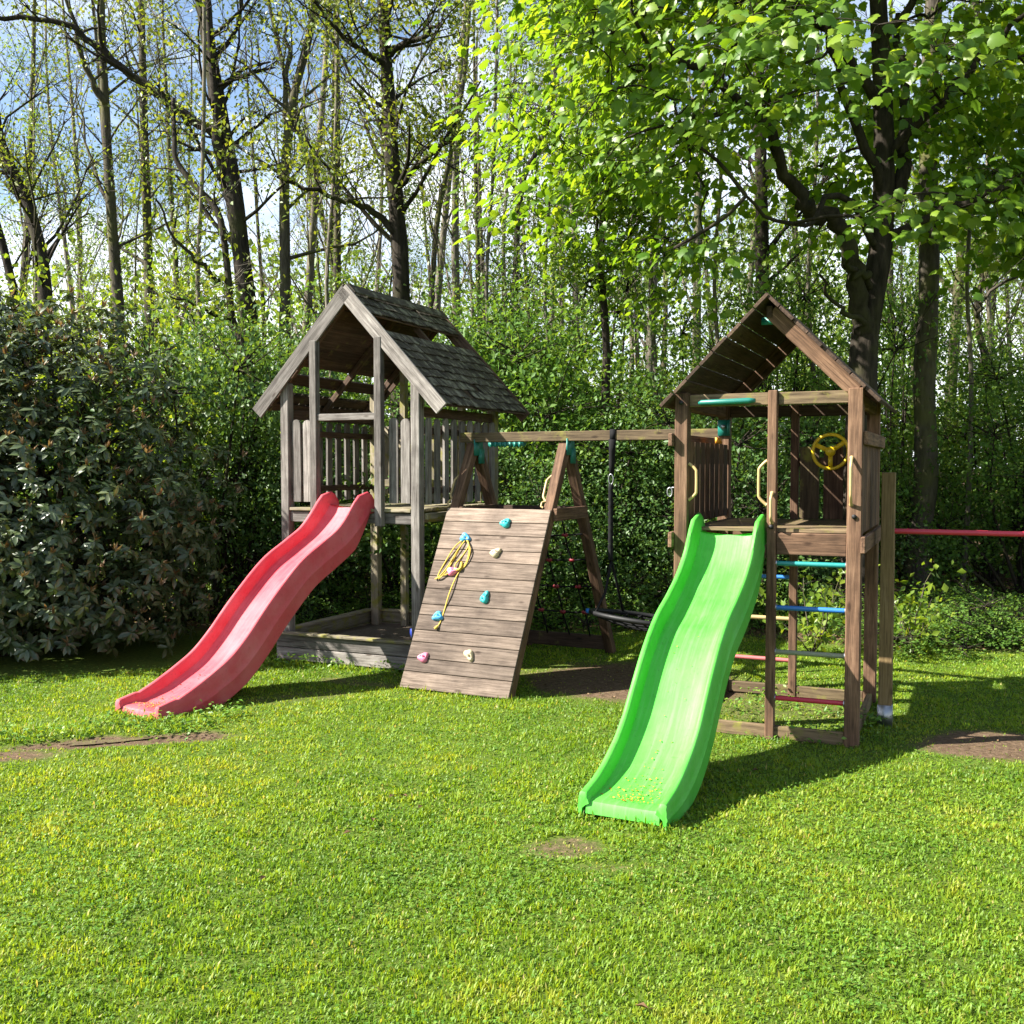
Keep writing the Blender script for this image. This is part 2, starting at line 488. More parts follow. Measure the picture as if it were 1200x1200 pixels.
def picket(name, parent, base, top_z, width, thick, mat, facing):
    """upright board with a rounded top; facing 'u' (across x) or 'v' (across y)"""
    L = top_z - base[2]
    key = (round(L, 3), width, thick, mat)
    if key not in PICK:
        pts = [(0, -width / 2), (L - width / 2, -width / 2)]
        for k in range(1, 8):
            a = -math.pi / 2 + math.pi * k / 8
            pts.append((L - width / 2 + math.cos(a) * width / 2, math.sin(a) * width / 2))
        pts += [(L - width / 2, width / 2), (0, width / 2)]
        bm = bmesh.new()
        f = bm.faces.new([bm.verts.new((x - L / 2, y, -thick / 2)) for x, y in pts])
        ex = bmesh.ops.extrude_face_region(bm, geom=[f])
        bmesh.ops.translate(bm, vec=(0, 0, thick), verts=[g for g in ex['geom'] if isinstance(g, bmesh.types.BMVert)])
        bmesh.ops.recalc_face_normals(bm, faces=bm.faces)
        me = bpy.data.meshes.new(name); bm.to_mesh(me); bm.free()
        me.materials.append(MATS[mat]); PICK[key] = me
    up = (0, -1, 0) if facing == 'u' else (1, 0, 0)
    tilt = random.uniform(-.006, .006)
    p0 = Vector(base); p1 = Vector((base[0] + (tilt if facing == 'u' else 0), base[1] + (tilt if facing == 'v' else 0), top_z))
    return attach(bpy.data.objects.new(name, PICK[key]), parent, basis(p0, p1, up))

# value noise
def vnoise(x, y, scale=1.0, seed=0):
    x = np.asarray(x, float) * scale + seed * 17.3; y = np.asarray(y, float) * scale + seed * 9.1
    xi, yi = np.floor(x), np.floor(y); fx, fy = x - xi, y - yi
    fx, fy = fx * fx * (3 - 2 * fx), fy * fy * (3 - 2 * fy)
    def h(a, b):
        s = np.sin(a * 127.1 + b * 311.7 + seed * 74.7) * 43758.5453
        return s - np.floor(s)
    return (h(xi, yi) * (1 - fx) + h(xi + 1, yi) * fx) * (1 - fy) + (h(xi, yi + 1) * (1 - fx) + h(xi + 1, yi + 1) * fx) * fy
def fbm(x, y, scale=1.0, seed=0, o=4):
    s, a, t = 0, .5, 0
    for k in range(o):
        s = s + a * vnoise(x, y, scale * 2 ** k, seed + k); t += a; a *= .5
    return s / t

YAW = R(-24)
LT = (-1.54, 9.60, 0)          # left tower: middle of its front face
RT = (2.28, 6.80, 0)           # right tower: its front right post
CF = (.51, 9.24, 0)            # climbing frame: under the right apex
CYAW = R(-26.57)
def frame(O, yaw):
    c, s = math.cos(yaw), math.sin(yaw)
    return lambda u, v, z=0.0: Vector((O[0] + u * c - v * s, O[1] + u * s + v * c, z))
Lf, Rf, Cf = frame(LT, YAW), frame(RT, YAW), frame(CF, CYAW)

# ------------------------------------------------------------------ ground
def ell(x, y, cx, cy, a, b_, rot=0.0, wob=.35, seed=3):
    c, s = math.cos(rot), math.sin(rot)
    dx, dy = x - cx, y - cy
    d = np.sqrt(((dx * c + dy * s) / a) ** 2 + ((-dx * s + dy * c) / b_) ** 2)
    d = d + (fbm(x, y, 2.6, seed) - .5) * 2 * wob
    return np.clip((1.22 - d) / .6, 0, 1)
def forest_edge(x):
    return np.where(x < 2, 11.7, np.where(x > 4, 10.4, 11.7 - (x - 2) * .65)) + (fbm(x, x * 0, .7, 5) - .5) * 1.2
def dirt(x, y):
    d = ell(x, y, 1.08, 8.92, 1.08, .86, R(-24), .35, 1)
    d = np.maximum(d, ell(x, y, -2.75, 6.93, .85, .16, R(12), .4, 2))
    d = np.maximum(d, .8 * ell(x, y, -3.45, 6.55, .5, .2, R(10), .5, 2))
    d = np.maximum(d, .62 * ell(x, y, .26, 5.02, .26, .13, .2, .9, 4))
    d = np.maximum(d, .45 * ell(x, y, .45, 4.72, .24, .10, -.1, .9, 9))
    d = np.maximum(d, ell(x, y, 3.45, 6.75, .75, .42, R(-10), .35, 6))
    d = np.maximum(d, .5 * ell(x, y, -1.3, 8.86, .42, .13, R(-24), .8, 7))
    d = np.maximum(d, .42 * ell(x, y, -1.7, 8.3, .6, .2, R(30), .8, 7))
    d = np.maximum(d, .45 * ell(x, y, 2.0, 7.9, .8, .55, R(-24), .6, 8))
    e = np.clip((y - forest_edge(x)) / .9 + .5, 0, 1)
    d = np.maximum(d, e)
    return d
def gz(x, y):
    z = (fbm(x, y, .9, 21) - .5) * .045
    tr = ell(x, y, -2.85, 6.93, .75, .14, R(12), .2, 2)
    z = z - .022 * tr
    far = np.clip((y - 14) / 14, 0, 1)
    z = z + far * (fbm(x, y, .12, 30) - .4) * 1.4
    return z

xs = np.concatenate([np.linspace(-400, -16, 30), np.arange(-15.5, -6, .4), np.arange(-6, 6.5, .08), np.arange(6.5, 16, .4), np.linspace(16.5, 400, 30)])
ys = np.concatenate([np.linspace(-120, 0, 20), np.arange(.3, 2.4, .3), np.arange(2.4, 12.6, .08), np.arange(12.6, 40, .5), np.linspace(42, 700, 40)])
gx, gy = np.meshgrid(xs, ys)
gzv = gz(gx, gy)
mb = MB()
nx, ny = len(xs), len(ys)
i0 = (np.arange(ny - 1)[:, None] * nx + np.arange(nx - 1)[None]).reshape(-1)
mb.add(np.stack([gx.ravel(), gy.ravel(), gzv.ravel()], 1), None, np.stack([i0, i0 + 1, i0 + nx + 1, i0 + nx], 1), dirt(gx, gy).ravel())
m, nt, out = new_mat('ground')
L = nt.links
geo = N(nt, 'ShaderNodeNewGeometry')
at = N(nt, 'ShaderNodeAttribute', attribute_name='tint')
n1 = N(nt, 'ShaderNodeTexNoise', Scale=26, Detail=8, Roughness=.7); L.new(geo.outputs['Position'], n1.inputs['Vector'])
n2 = N(nt, 'ShaderNodeTexNoise', Scale=1.1, Detail=5, Roughness=.6); L.new(geo.outputs['Position'], n2.inputs['Vector'])
n3 = N(nt, 'ShaderNodeTexNoise', Scale=140, Detail=4, Roughness=.7); L.new(geo.outputs['Position'], n3.inputs['Vector'])
gr = ramp(nt, [(.3, (.035, .06, .010)), (.55, (.08, .12, .016)), (.75, (.15, .15, .035))]); L.new(n1.outputs['Fac'], gr.inputs['Fac'])
sr = ramp(nt, [(.3, (.055, .036, .022)), (.55, (.13, .09, .058)), (.75, (.21, .155, .105))]); L.new(n1.outputs['Fac'], sr.inputs['Fac'])
sr2 = ramp(nt, [(.35, (.6, .58, .55)), (.65, (1.15, 1.12, 1.1))]); L.new(n3.outputs['Fac'], sr2.inputs['Fac'])
soil = mixc(nt, .9, sr.outputs['Color'], sr2.outputs['Color'], 'MULTIPLY')
ad = N(nt, 'ShaderNodeMath', operation='ADD')
sc_ = N(nt, 'ShaderNodeMath', operation='MULTIPLY_ADD'); sc_.inputs[1].default_value = .9; sc_.inputs[2].default_value = -.45
L.new(n1.outputs['Fac'], sc_.inputs[0]); L.new(sc_.outputs[0], ad.inputs[0]); L.new(at.outputs['Fac'], ad.inputs[1])
rm = ramp(nt, [(.30, (0, 0, 0)), (.75, (1, 1, 1))]); L.new(ad.outputs[0], rm.inputs['Fac'])
cc = mixc(nt, rm.outputs['Color'], gr.outputs['Color'], soil)
bs = N(nt, 'ShaderNodeBsdfPrincipled', Roughness=.95); bs.inputs['Specular IOR Level'].default_value = .1
L.new(cc, bs.inputs['Base Color'])
bp = N(nt, 'ShaderNodeBump', Strength=.8, Distance=.02); L.new(n1.outputs['Fac'], bp.inputs['Height'])
bp2 = N(nt, 'ShaderNodeBump', Strength=.6, Distance=.006); L.new(n3.outputs['Fac'], bp2.inputs['Height']); L.new(bp.outputs[0], bp2.inputs['Normal'])
L.new(bp2.outputs[0], bs.inputs['Normal']); L.new(bs.outputs[0], out.inputs['Surface'])
ground = mb.build('ground', 'ground', None, True)
tag(ground, kind='structure')

# puddle in the trench beside the red slide
m, nt, out = new_mat('puddle')
b = N(nt, 'ShaderNodeBsdfPrincipled', Roughness=.12)
b.inputs['Base Color'].default_value = (.12, .09, .06, 1)
tc = N(nt, 'ShaderNodeNewGeometry')
nz = N(nt, 'ShaderNodeTexNoise', Scale=60, Detail=3); nt.links.new(tc.outputs['Position'], nz.inputs['Vector'])
bp = N(nt, 'ShaderNodeBump', Strength=.06, Distance=.004); nt.links.new(nz.outputs['Fac'], bp.inputs['Height']); nt.links.new(bp.outputs[0], b.inputs['Normal'])
nt.links.new(b.outputs[0], out.inputs['Surface'])
mb = MB()
ang = np.linspace(0, 2 * math.pi, 40, endpoint=False)
rr_ = 1 + .22 * np.sin(ang * 3 + 1) + .12 * np.sin(ang * 5)
ex, ey = .26 * np.cos(ang) * rr_, .05 * np.sin(ang) * rr_
c, s = math.cos(R(14)), math.sin(R(14))
px_, py_ = -2.83 + ex * c - ey * s, 6.96 + ex * s + ey * c
pz = float(gz(np.array([-2.83]), np.array([6.96]))[0]) + .010
V = np.concatenate([np.stack([px_, py_, np.full(40, pz)], 1), [[-2.83, 6.96, pz]]])
mb.add(V, [(k, (k + 1) % 40, 40) for k in range(40)])
tag(mb.build('puddle', 'puddle'), kind='structure')

# ------------------------------------------------------------------ left tower
def bargeboard(name, parent, pa, pb, w, t, mat):
    return beam(name, parent, pa, pb, t, w, mat, up=(0, 0, 1))

GW, GM, DW = 'grey_wood', 'grey_wood_mossy', 'dark_wood'
lt = thing('play_tower', 'weathered grey wooden play tower with a shingled gable roof and picket railing', 'play tower', LT, YAW)
HW, DEP, DECK = .72, 1.70, 1.50
RZ, EZ, EW = 3.55, 2.44, 1.03
slope = lambda u: RZ - (RZ - EZ) / EW * abs(u)
for u, v in ((-HW, .05), (HW, .05), (-HW, DEP - .03), (HW, DEP - .03)):
    beam('post', lt, (u, v, -.05), (u, v, slope(u) - .09), .092, .092, GW if v < .5 else GM, bev=.006)
for u, v in ((-.355, -.012), (.355, -.012)):
    beam('post', lt, (u, v, 1.33), (u, v, slope(u) - .10), .075, .07, GW)
for u in (-.355, .355):
    beam('post', lt, (u, DEP - .03, -.05), (u, DEP - .03, slope(u) - .10), .07, .07, GM)
# deck
dk = beam('deck', lt, (-HW + .047, .045, 1.40), (HW - .047, .045, 1.40), .035, .10, GW)
beam('joist', dk, (-HW - .04, DEP, 1.40), (HW + .04, DEP, 1.40), .035, .10, GM)
for u in (-HW + .10, 0, HW - .10):
    beam('joist', dk, (u, 0.066, 1.395), (u, DEP - .03, 1.395), .04, .09, GM)
nb = 12
for k in range(nb):
    v = .0 + (k + .5) * DEP / nb
    beam('deck_board', dk, (-HW + .052, v, 1.475), (HW - .052, v, 1.475), DEP / nb - .008, .03, GM, bev=.004)
for u in (-HW - .06, HW + .06):
    beam('side_board', dk, (u, .1, 1.425), (u, DEP - .05, 1.425), .03, .06, GM)
# front railing
fr_ = beam('front_rail', lt, (-.317, -.01, 2.345), (.317, -.01, 2.345), .04, .065, GW)
for side in (-1, 1):
    ra = beam('railing', lt, (side * .40, .075, 2.20), (side * .675, .075, 2.20), .03, .06, DW)
    beam('lower_rail', ra, (side * .40, .075, 1.66), (side * .675, .075, 1.66), .03, .06, DW)
    for u in (.475, .60):
        picket('picket', ra, (side * u, .045, 1.545), 2.33 + random.uniform(-.01, .01), .092, .022, GW, 'u')
# side railings
for side in (-1, 1):
    ra = beam('railing', lt, (side * (HW + .02), .10, 2.21), (side * (HW + .02), DEP - .08, 2.21), .03, .06, DW)
    beam('lower_rail', ra, (side * (HW + .02), .10, 1.66), (side * (HW + .02), DEP - .08, 1.66), .03, .06, DW)
    beam('top_beam', lt, (side * HW, .10, 2.385), (side * HW, DEP - .08, 2.385), .045, .09, DW)
    for k in range(9):
        v = .155 + k * .172
        picket('picket', ra, (side * (HW + .055), v, 1.53), 2.335 + random.uniform(-.012, .012), .088, .022, GW, 'v')
# back railing
ra = beam('railing', lt, (-.68, DEP - .08, 2.27), (.68, DEP - .08, 2.27), .03, .10, GM)
beam('lower_rail', ra, (-.68, DEP - .08, 1.70), (.68, DEP - .08, 1.70), .03, .08, GM)
for k in range(9):
    u = -.56 + k * .14
    beam('slat', ra, (u, DEP - .052, 1.50), (u, DEP - .052, 2.28), .075, .02, GM, up=(0, -1, 0))
beam('brace', lt, (.34, DEP - .12, 2.08), (.66, DEP - .12, 2.40), .05, .05, GM)
beam('brace', lt, (-.66, DEP - .12, 2.40), (-.34, DEP - .12, 2.08), .05, .05, GM)
# roof
RL = 1.86
nrm = Vector((RZ - EZ, 0, EW)).normalized()
sl_len = math.hypot(EW, RZ - EZ)
sd = Vector((EW, 0, -(RZ - EZ))).normalized()
def slope_pt(side, d, v, off):
    p = Vector((0, v, RZ)) + Vector((side * sd.x, 0, sd.z)) * d + Vector((side * nrm.x, 0, nrm.z)) * off
    return p
roof = beam('roof', lt, (0, .03, RZ - .115), (0, RL - .04, RZ - .115), .045, .10, DW)
for side in (-1, 1):
    nn = Vector((side * nrm.x, 0, nrm.z))
    for v in (-.028, RL + .005):
        beam('bargeboard', roof, slope_pt(side, .0 if side > 0 else .012, v, -.04), slope_pt(side, sl_len + .02, v, -.04), .026, .135, GW if v < .5 else DW, up=nn, bev=.004)
    for v in (.06, 1.0, RL - .08):
        beam('rafter', roof, slope_pt(side, .10, v, -.055), slope_pt(side, sl_len - .05, v, -.055), .045, .06, DW, up=nn)
rowh = sl_len / 13.0
missing = {1: (3, 4), -1: (8, 10)}
for side in (-1, 1):
    nn = Vector((side * nrm.x, 0, nrm.z))
    for k in range(13):
        if k in missing[side]: continue
        d = (k + .5) * rowh
        vend = RL - .02
        h = rowh * 1.10 if not (side == -1 and k >= 11) else rowh * .75
        a = slope_pt(side, d, -.01, -.012 + .004 * (k % 2)); b2 = slope_pt(side, d, vend, -.012 + .004 * (k % 2))
        beam('roof_board', roof, a, b2, h, .016, DW, up=nn, bev=.003)
        nsh = 15
        for j in range(nsh):
            w = (RL - .0) / nsh
            v = -.012 + (j + .5) * w + (.03 if k % 2 else -.03)
            v = min(max(v, .045), RL - .07)
            if random.random() < .03: continue
            d1 = d + rowh * .56 + random.uniform(-.012, .012)
            d0 = d - rowh * .55
            lift = .016 + random.uniform(0, .008)
            beam('shingle', roof, slope_pt(side, d0, v, .004), slope_pt(side, d1, v, lift), w - .006 + random.choice((-.008, 0, .004)), .008, 'shingle', up=nn, bev=0)
for side in (-1, 1):
    nn = Vector((side * nrm.x, 0, nrm.z))
    beam('ridge_cap', roof, slope_pt(side, .055, -.015, .034), slope_pt(side, .055, RL, .034), .12, .016, 'shingle', up=nn)

# ------------------------------------------------------------------ sandbox
sb = thing('sandbox', 'low grey plank sandbox with mossy top edge under the shingled tower', 'sandbox', LT, YAW)
bx0, bx1, by0, by1 = -.80, .80, -.03, DEP + .03
for zc in (.075, .20):
    beam('plank', sb, (bx0, by0, zc), (bx1, by0, zc), .03, .118, GW)
    beam('plank', sb, (bx0, by1, zc), (bx1, by1, zc), .03, .118, GM)
    beam('plank', sb, (bx0 - .012, by0 + .018, zc), (bx0 - .012, by1 - .018, zc), .028, .118, GM)
    beam('plank', sb, (bx1 + .012, by0 + .018, zc), (bx1 + .012, by1 - .018, zc), .028, .118, GM)
beam('top_board', sb, (bx0 - .05, by0 - .0, .275), (bx1 + .02, by0 - .0, .275), .10, .024, GM)
beam('top_board', sb, (bx0 - .03, by1, .277), (bx1 + .02, by1, .277), .10, .024, GM)
beam('top_board', sb, (bx0 - .0, by0 + .055, .279), (bx0 - .0, by1 - .055, .279), .10, .024, GM)
beam('top_board', sb, (bx1 - .0, by0 + .055, .279), (bx1 - .0, by1 - .055, .279), .10, .024, GM)
m, nt, out = new_mat('sand')
geo = N(nt, 'ShaderNodeNewGeometry')
n1 = N(nt, 'ShaderNodeTexNoise', Scale=40, Detail=8, Roughness=.7); nt.links.new(geo.outputs['Position'], n1.inputs['Vector'])
cr = ramp(nt, [(.3, (.07, .052, .036)), (.7, (.15, .115, .082))]); nt.links.new(n1.outputs['Fac'], cr.inputs['Fac'])
b = N(nt, 'ShaderNodeBsdfPrincipled', Roughness=.95); nt.links.new(cr.outputs['Color'], b.inputs['Base Color'])
bp = N(nt, 'ShaderNodeBump', Strength=.8, Distance=.02); nt.links.new(n1.outputs['Fac'], bp.inputs['Height']); nt.links.new(bp.outputs[0], b.inputs['Normal'])
nt.links.new(b.outputs[0], out.inputs['Surface'])
mb = MB()
gx2, gy2 = np.meshgrid(np.linspace(bx0 + .01, bx1 - .01, 30), np.linspace(by0 + .02, by1 - .02, 30))
i0 = (np.arange(29)[:, None] * 30 + np.arange(29)[None]).reshape(-1)
mb.add(np.stack([gx2.ravel(), gy2.ravel(), .10 + .06 * fbm(gx2, gy2, 3, 44).ravel()], 1), None, np.stack([i0, i0 + 1, i0 + 31, i0 + 30], 1))
mb.build('sand', 'sand', sb, True)
# toy bucket lying in the sand
p = Lf(.33, .60, .18)
tb = thing('toy_bucket', 'small dark blue toy bucket lying in the sandbox', 'toy', p, R(20))
mb = MB()
mb.tube([(0, 0, .065), (.05, 0, .067), (.11, 0, .07)], [.045, .055, .066], 16)
mb.tube([(.105, 0, .07), (.115, 0, .07)], [.073, .073], 16)
mb.build('bucket', 'blue_toy', tb, True)
mb = MB()
mb.tube([(.11, .066 * math.cos(a), .07 + .066 * math.sin(a) * .3) if False else (.11 + .05 * math.sin(a), .068 * math.cos(a), .075) for a in np.linspace(0, math.pi, 10)], .004, 6)
mb.build('handle', 'cream_hold', tb, True)

# ------------------------------------------------------------------ slides
def smooth_profile(ctrl, n=64):
    h = np.array([c[0] for c in ctrl]); z = np.array([c[1] for c in ctrl])
    m_ = np.gradient(z, h)
    hs = np.linspace(h[0], h[-1], n)
    k = np.clip(np.searchsorted(h, hs) - 1, 0, len(h) - 2)
    d = h[k + 1] - h[k]; t = (hs - h[k]) / d
    zz = (2 * t**3 - 3 * t**2 + 1) * z[k] + (t**3 - 2 * t**2 + t) * d * m_[k] + (-2 * t**3 + 3 * t**2) * z[k + 1] + (t**3 - t**2) * d * m_[k + 1]
    return hs, zz
def sweep(sect_fn, hs, zz, mbx, cap=True):
    dh, dz = np.gradient(hs), np.gradient(zz)
    ln = np.hypot(dh, dz); th, tz = dh / ln, dz / ln
    nh, nz_ = -tz, th                      # normal in the (h, z) plane
    rings = []
    for i in range(len(hs)):
        S = np.asarray(sect_fn(i, hs[i]))
        # h runs away from the tower, i.e. along -y of the tower's frame
        rings.append(np.stack([S[:, 0], -(hs[i] + nh[i] * S[:, 1]), zz[i] + nz_[i] * S[:, 1]], 1))
    m_ = len(rings[0]); n = len(rings)
    V = np.concatenate(rings)
    i = np.arange(n - 1)[:, None] * m_; j = np.arange(m_)[None]; k = (j + 1) % m_
    Q = np.stack([i + j, i + k, i + m_ + k, i + m_ + j], -1).reshape(-1, 4)
    T = []
    V = np.concatenate([V, rings[0].mean(0)[None], rings[-1].mean(0)[None]])
    for a in range(m_):
        b_ = (a + 1) % m_
        T.append((n * m_, b_, a)); T.append((n * m_ + 1, (n - 1) * m_ + a, (n - 1) * m_ + b_))
    mbx.add(V, T, Q)
def make_slide(name, label, O, yaw, ctrl, mat, width=.50):
    """ctrl: (distance from the tower, height of the rim)"""
    end = ctrl[-1][0]
    wall_h = lambda h: np.interp(h, [-.10, -.05, .03, .12, .35, end - .75, end - .40, end - .15, end + .034, end + .046], [.07, .135, .168, .16, .135, .132, .118, .08, .046, .022])
    hs, rz_ = smooth_profile(ctrl)
    zz = rz_ - wall_h(hs) * .93
    zz[-4:] = np.maximum(zz[-4:], .065)
    t = thing(name, label, 'slide', O, yaw)
    hw = width / 2
    def bed(i, h):
        x = np.linspace(-hw + .042, hw - .042, 15)
        up = .045 * np.abs(x / (hw - .042)) ** 4 * np.interp(h, [end - .5, end], [1, .15])
        top = np.stack([x, up], 1)
        bot = np.stack([x[::-1], np.full(15, -.018)], 1)
        return np.concatenate([top, bot])
    lip_h = np.array([end + .018, end + .030, end + .036]); lip_z = np.array([zz[-1] - .006, zz[-1] - .026, zz[-1] - .068])
    mb = MB(); sweep(bed, np.concatenate([hs, lip_h]), np.concatenate([zz, lip_z]), mb)
    o = mb.build('chute', mat, t, True); o.data.set_sharp_from_angle(angle=R(38))
    for side in (-1, 1):
        def wall(i, h):
            H_ = wall_h(h)
            g = np.interp(h, [0, .25, end - .5, end], [.6, 1.6, 1.65, 1.2])
            zb = np.interp(h, hs, zz)
            pr = [(-.050, -.012), (-.042, .38 * H_), (-.035, .78 * H_), (-.031, .93 * H_), (-.021, H_), (-.006, H_ + .001), (.004, .95 * H_), (.008, .85 * H_), (.011, .25 * H_), (.011, -.02), (.0155, -.028), (.0155, -.04), (.011, -.048), (.012, -.085 * g), (.006, -.095 * g), (-.004, -.088 * g), (-.010, -.04), (-.03, -.022)]
            pr = pr if side > 0 else pr[::-1]
            return [(side * (hw - .012 + x), max(n_, -(zb + .012))) for x, n_ in pr]
        h2 = np.concatenate([[-.10, -.06, -.02], hs + 1e-4, [end + .02, end + .034, end + .044]])
        z2 = np.concatenate([[zz[0] - .005, zz[0], zz[0]], zz, [zz[-1], zz[-1], zz[-1]]])
        mb = MB(); sweep(wall, h2, z2, mb)
        o = mb.build('side_wall', mat, t, True); o.data.set_sharp_from_angle(angle=R(45))
    return t, hs, zz
red_ctrl = [(0, 1.645), (.13, 1.505), (.29, 1.36), (.51, 1.235), (.79, 1.085), (1.03, .89), (1.20, .735), (1.37, .565), (1.56, .405), (1.78, .285), (2.0, .19), (2.20, .125), (2.33, .11)]
grn_ctrl = [(0, 1.55), (.12, 1.39), (.33, 1.20), (.58, 1.05), (.80, .94), (.95, .825), (1.08, .70), (1.19, .58), (1.30, .46), (1.45, .335), (1.62, .24), (1.80, .168), (1.98, .13)]
RSO, GSO = Lf(-.005, 0), Rf(-.835, 0)
RSY, GSY = R(-32.3), R(-27.6)
RSf, GSf = frame(RSO, RSY), frame(GSO, GSY)
rs, rs_h, rs_z = make_slide('slide', 'faded red plastic wave slide running down from the shingled tower', RSO, RSY, red_ctrl, 'red_slide', .50)
gs, gs_h, gs_z = make_slide('slide', 'bright green plastic wave slide running down from the brown board-roofed tower', GSO, GSY, grn_ctrl, 'green_slide', .50)
def debris(name, label, fr, uc, hs, zz, n, hmin, mat):
    mb = MB()
    h = hs[-1] - np.abs(rng.normal(0, .16, n)) - .04
    k = rng.random(n) < .16
    h = np.where(k, rng.uniform(hmin, hs[-1], n), h)
    u = np.clip(rng.normal(0, .09, n), -.17, .17)
    z = np.interp(h, hs, zz) + .008
    P = np.array([fr(uc + uu, -hh, z_) for uu, hh, z_ in zip(u, h, z)])
    a = rng.uniform(0, 2 * math.pi, n)
    D = np.stack([np.cos(a), np.sin(a), rng.normal(0, .15, n)], 1)
    mb.leaves(P, D, np.tile([0, 0, 1.0], (n, 1)) + rng.normal(0, .3, (n, 3)), rng.uniform(.008, .022, n), rng.uniform(.006, .014, n), tint=rng.random(n))
    o = mb.build(name, mat)
    tag(o, label, 'debris', kind='stuff')
debris('fallen_bud_scales', 'orange bud scales scattered on the foot of the red slide', RSf, 0, rs_h, rs_z, 230, 1.6, 'orange_litter')
debris('fallen_bud_scales', 'orange bud scales scattered on the foot of the green slide', GSf, 0, gs_h, gs_z, 170, .8, 'orange_litter')

# ------------------------------------------------------------------ right tower
BW, BM = 'brown_wood', 'brown_wood_mossy'
rt = thing('play_tower', 'brown wooden play tower with a plain board roof, ladder rungs and yellow steering wheel', 'play tower', RT, YAW)
W2, D2, DK2 = 1.17, 1.37, 1.45
for u, v in ((0, 0), (-W2, 0), (0, D2), (-W2, D2)):
    beam('post', rt, (u, v, -.06), (u, v, 2.40 if v == 0 else 2.42), .095, .095, BW, bev=.006)
beam('post', rt, (-.54, -.012, -.05), (-.54, -.012, 2.40), .062, .058, BW)
beam('post', rt, (-.60, D2, -.05), (-.60, D2, 2.38), .062, .058, BW)
beam('top_beam', rt, (-W2 + .048, 0.012, 2.345), (-.572, 0.012, 2.345), .045, .085, BM)
beam('top_beam', rt, (-.508, 0.012, 2.345), (-.048, 0.012, 2.345), .045, .085, BM)
beam('top_beam', rt, (-W2 + .048, D2, 2.33), (-.048, D2, 2.33), .045, .09, DW)
for u in (-W2, 0):
    beam('top_beam', rt, (u, .048, 2.33), (u, D2 - .048, 2.33), .045, .09, BW)
# deck
dk = beam('deck', rt, (-.508, -.005, 1.355), (-.0475, -.005, 1.355), .045, .15, BW)
beam('joist', dk, (-W2 + .048, -.005, 1.30), (-.572, -.005, 1.30), .045, .09, BW)
beam('joist', dk, (-W2 + .048, D2, 1.36), (-.048, D2, 1.36), .045, .13, BW)
for u in (-W2 - .062, .062):
    beam('joist', dk, (u, -.10, 1.365), (u, D2 + .12, 1.365), .03, .11, BW)
for k in range(10):
    v = (k + .5) * D2 / 10 + .0
    beam('deck_board', dk, (-W2 + .05, v, 1.445), (-.05, v, 1.445), D2 / 10 - .007, .026, BM, bev=.003)
# walls of boards
wl_ = beam('side_wall', rt, (-W2 - .0, .05, 1.98), (-W2 - .0, D2 - .05, 1.98), .03, .07, BW)
beam('lower_rail', wl_, (-W2, .05, 1.53), (-W2, D2 - .05, 1.53), .03, .07, BW)
for k in range(8):
    v = .13 + k * .158
    beam('wall_board', wl_, (-W2 + .028, v, 1.48), (-W2 + .028, v, 2.06), .140, .02, DW if k % 3 else BW, up=(1, 0, 0), bev=.003)
beam('outer_rail', wl_, (-W2 - .064, -.10, 2.07), (-W2 - .064, D2 + .03, 2.07), .03, .09, BW)
wr = beam('side_wall', rt, (.064, -.02, 2.07), (.064, D2 + .10, 2.07), .03, .09, BW)
for k in range(9):
    v = .13 + k * .142
    beam('wall_board', wr, (.032, v, 1.43), (.032, v, 2.06), .128, .02, BW, up=(1, 0, 0), bev=.003)
wb = beam('back_wall', rt, (-.57, D2 + .02, 1.92), (-.05, D2 + .02, 1.92), .03, .07, BW)
for uc in (-.482, -.297, -.125):
    beam('wall_board', wb, (uc, D2 - .012, 1.46), (uc, D2 - .012, 2.04), .15, .02, BM if uc < -.4 else BW, up=(0, -1, 0), bev=.003)
# ground sills
beam('ground_sill', rt, (-W2 + .05, .0, .05), (-.05, .0, .05), .04, .09, BM)
beam('ground_sill', rt, (-W2 + .05, D2, .05), (-.05, D2, .05), .04, .09, BM)
beam('ground_sill', rt, (0, .05, .05), (0, D2 - .05, .05), .04, .09, BM)
beam('ground_sill', rt, (-W2, .05, .05), (-W2, D2 - .05, .05), .04, .09, BM)
# ladder rungs
for z, mt in ((1.22, 'teal_paint'), (.915, 'blue_paint'), (.61, 'grey_green_paint'), (.29, 'red_paint')):
    rod('ladder_rung', rt, (-.512, -.012, z), (-.045, -.0, z), .017, mt)
    for u in (-.507, -.049):
        rod('rung_collar', rt, (u - .006, -.006, z), (u + .006, -.006, z), .027, 'steel')
for z, mt in ((.98, 'blue_paint'), (.64, 'beige_paint'), (.30, 'pale_red_paint')):
    rod('ladder_rung', rt, (-W2 + .045, D2, z), (-.628, D2, z), .017, mt)
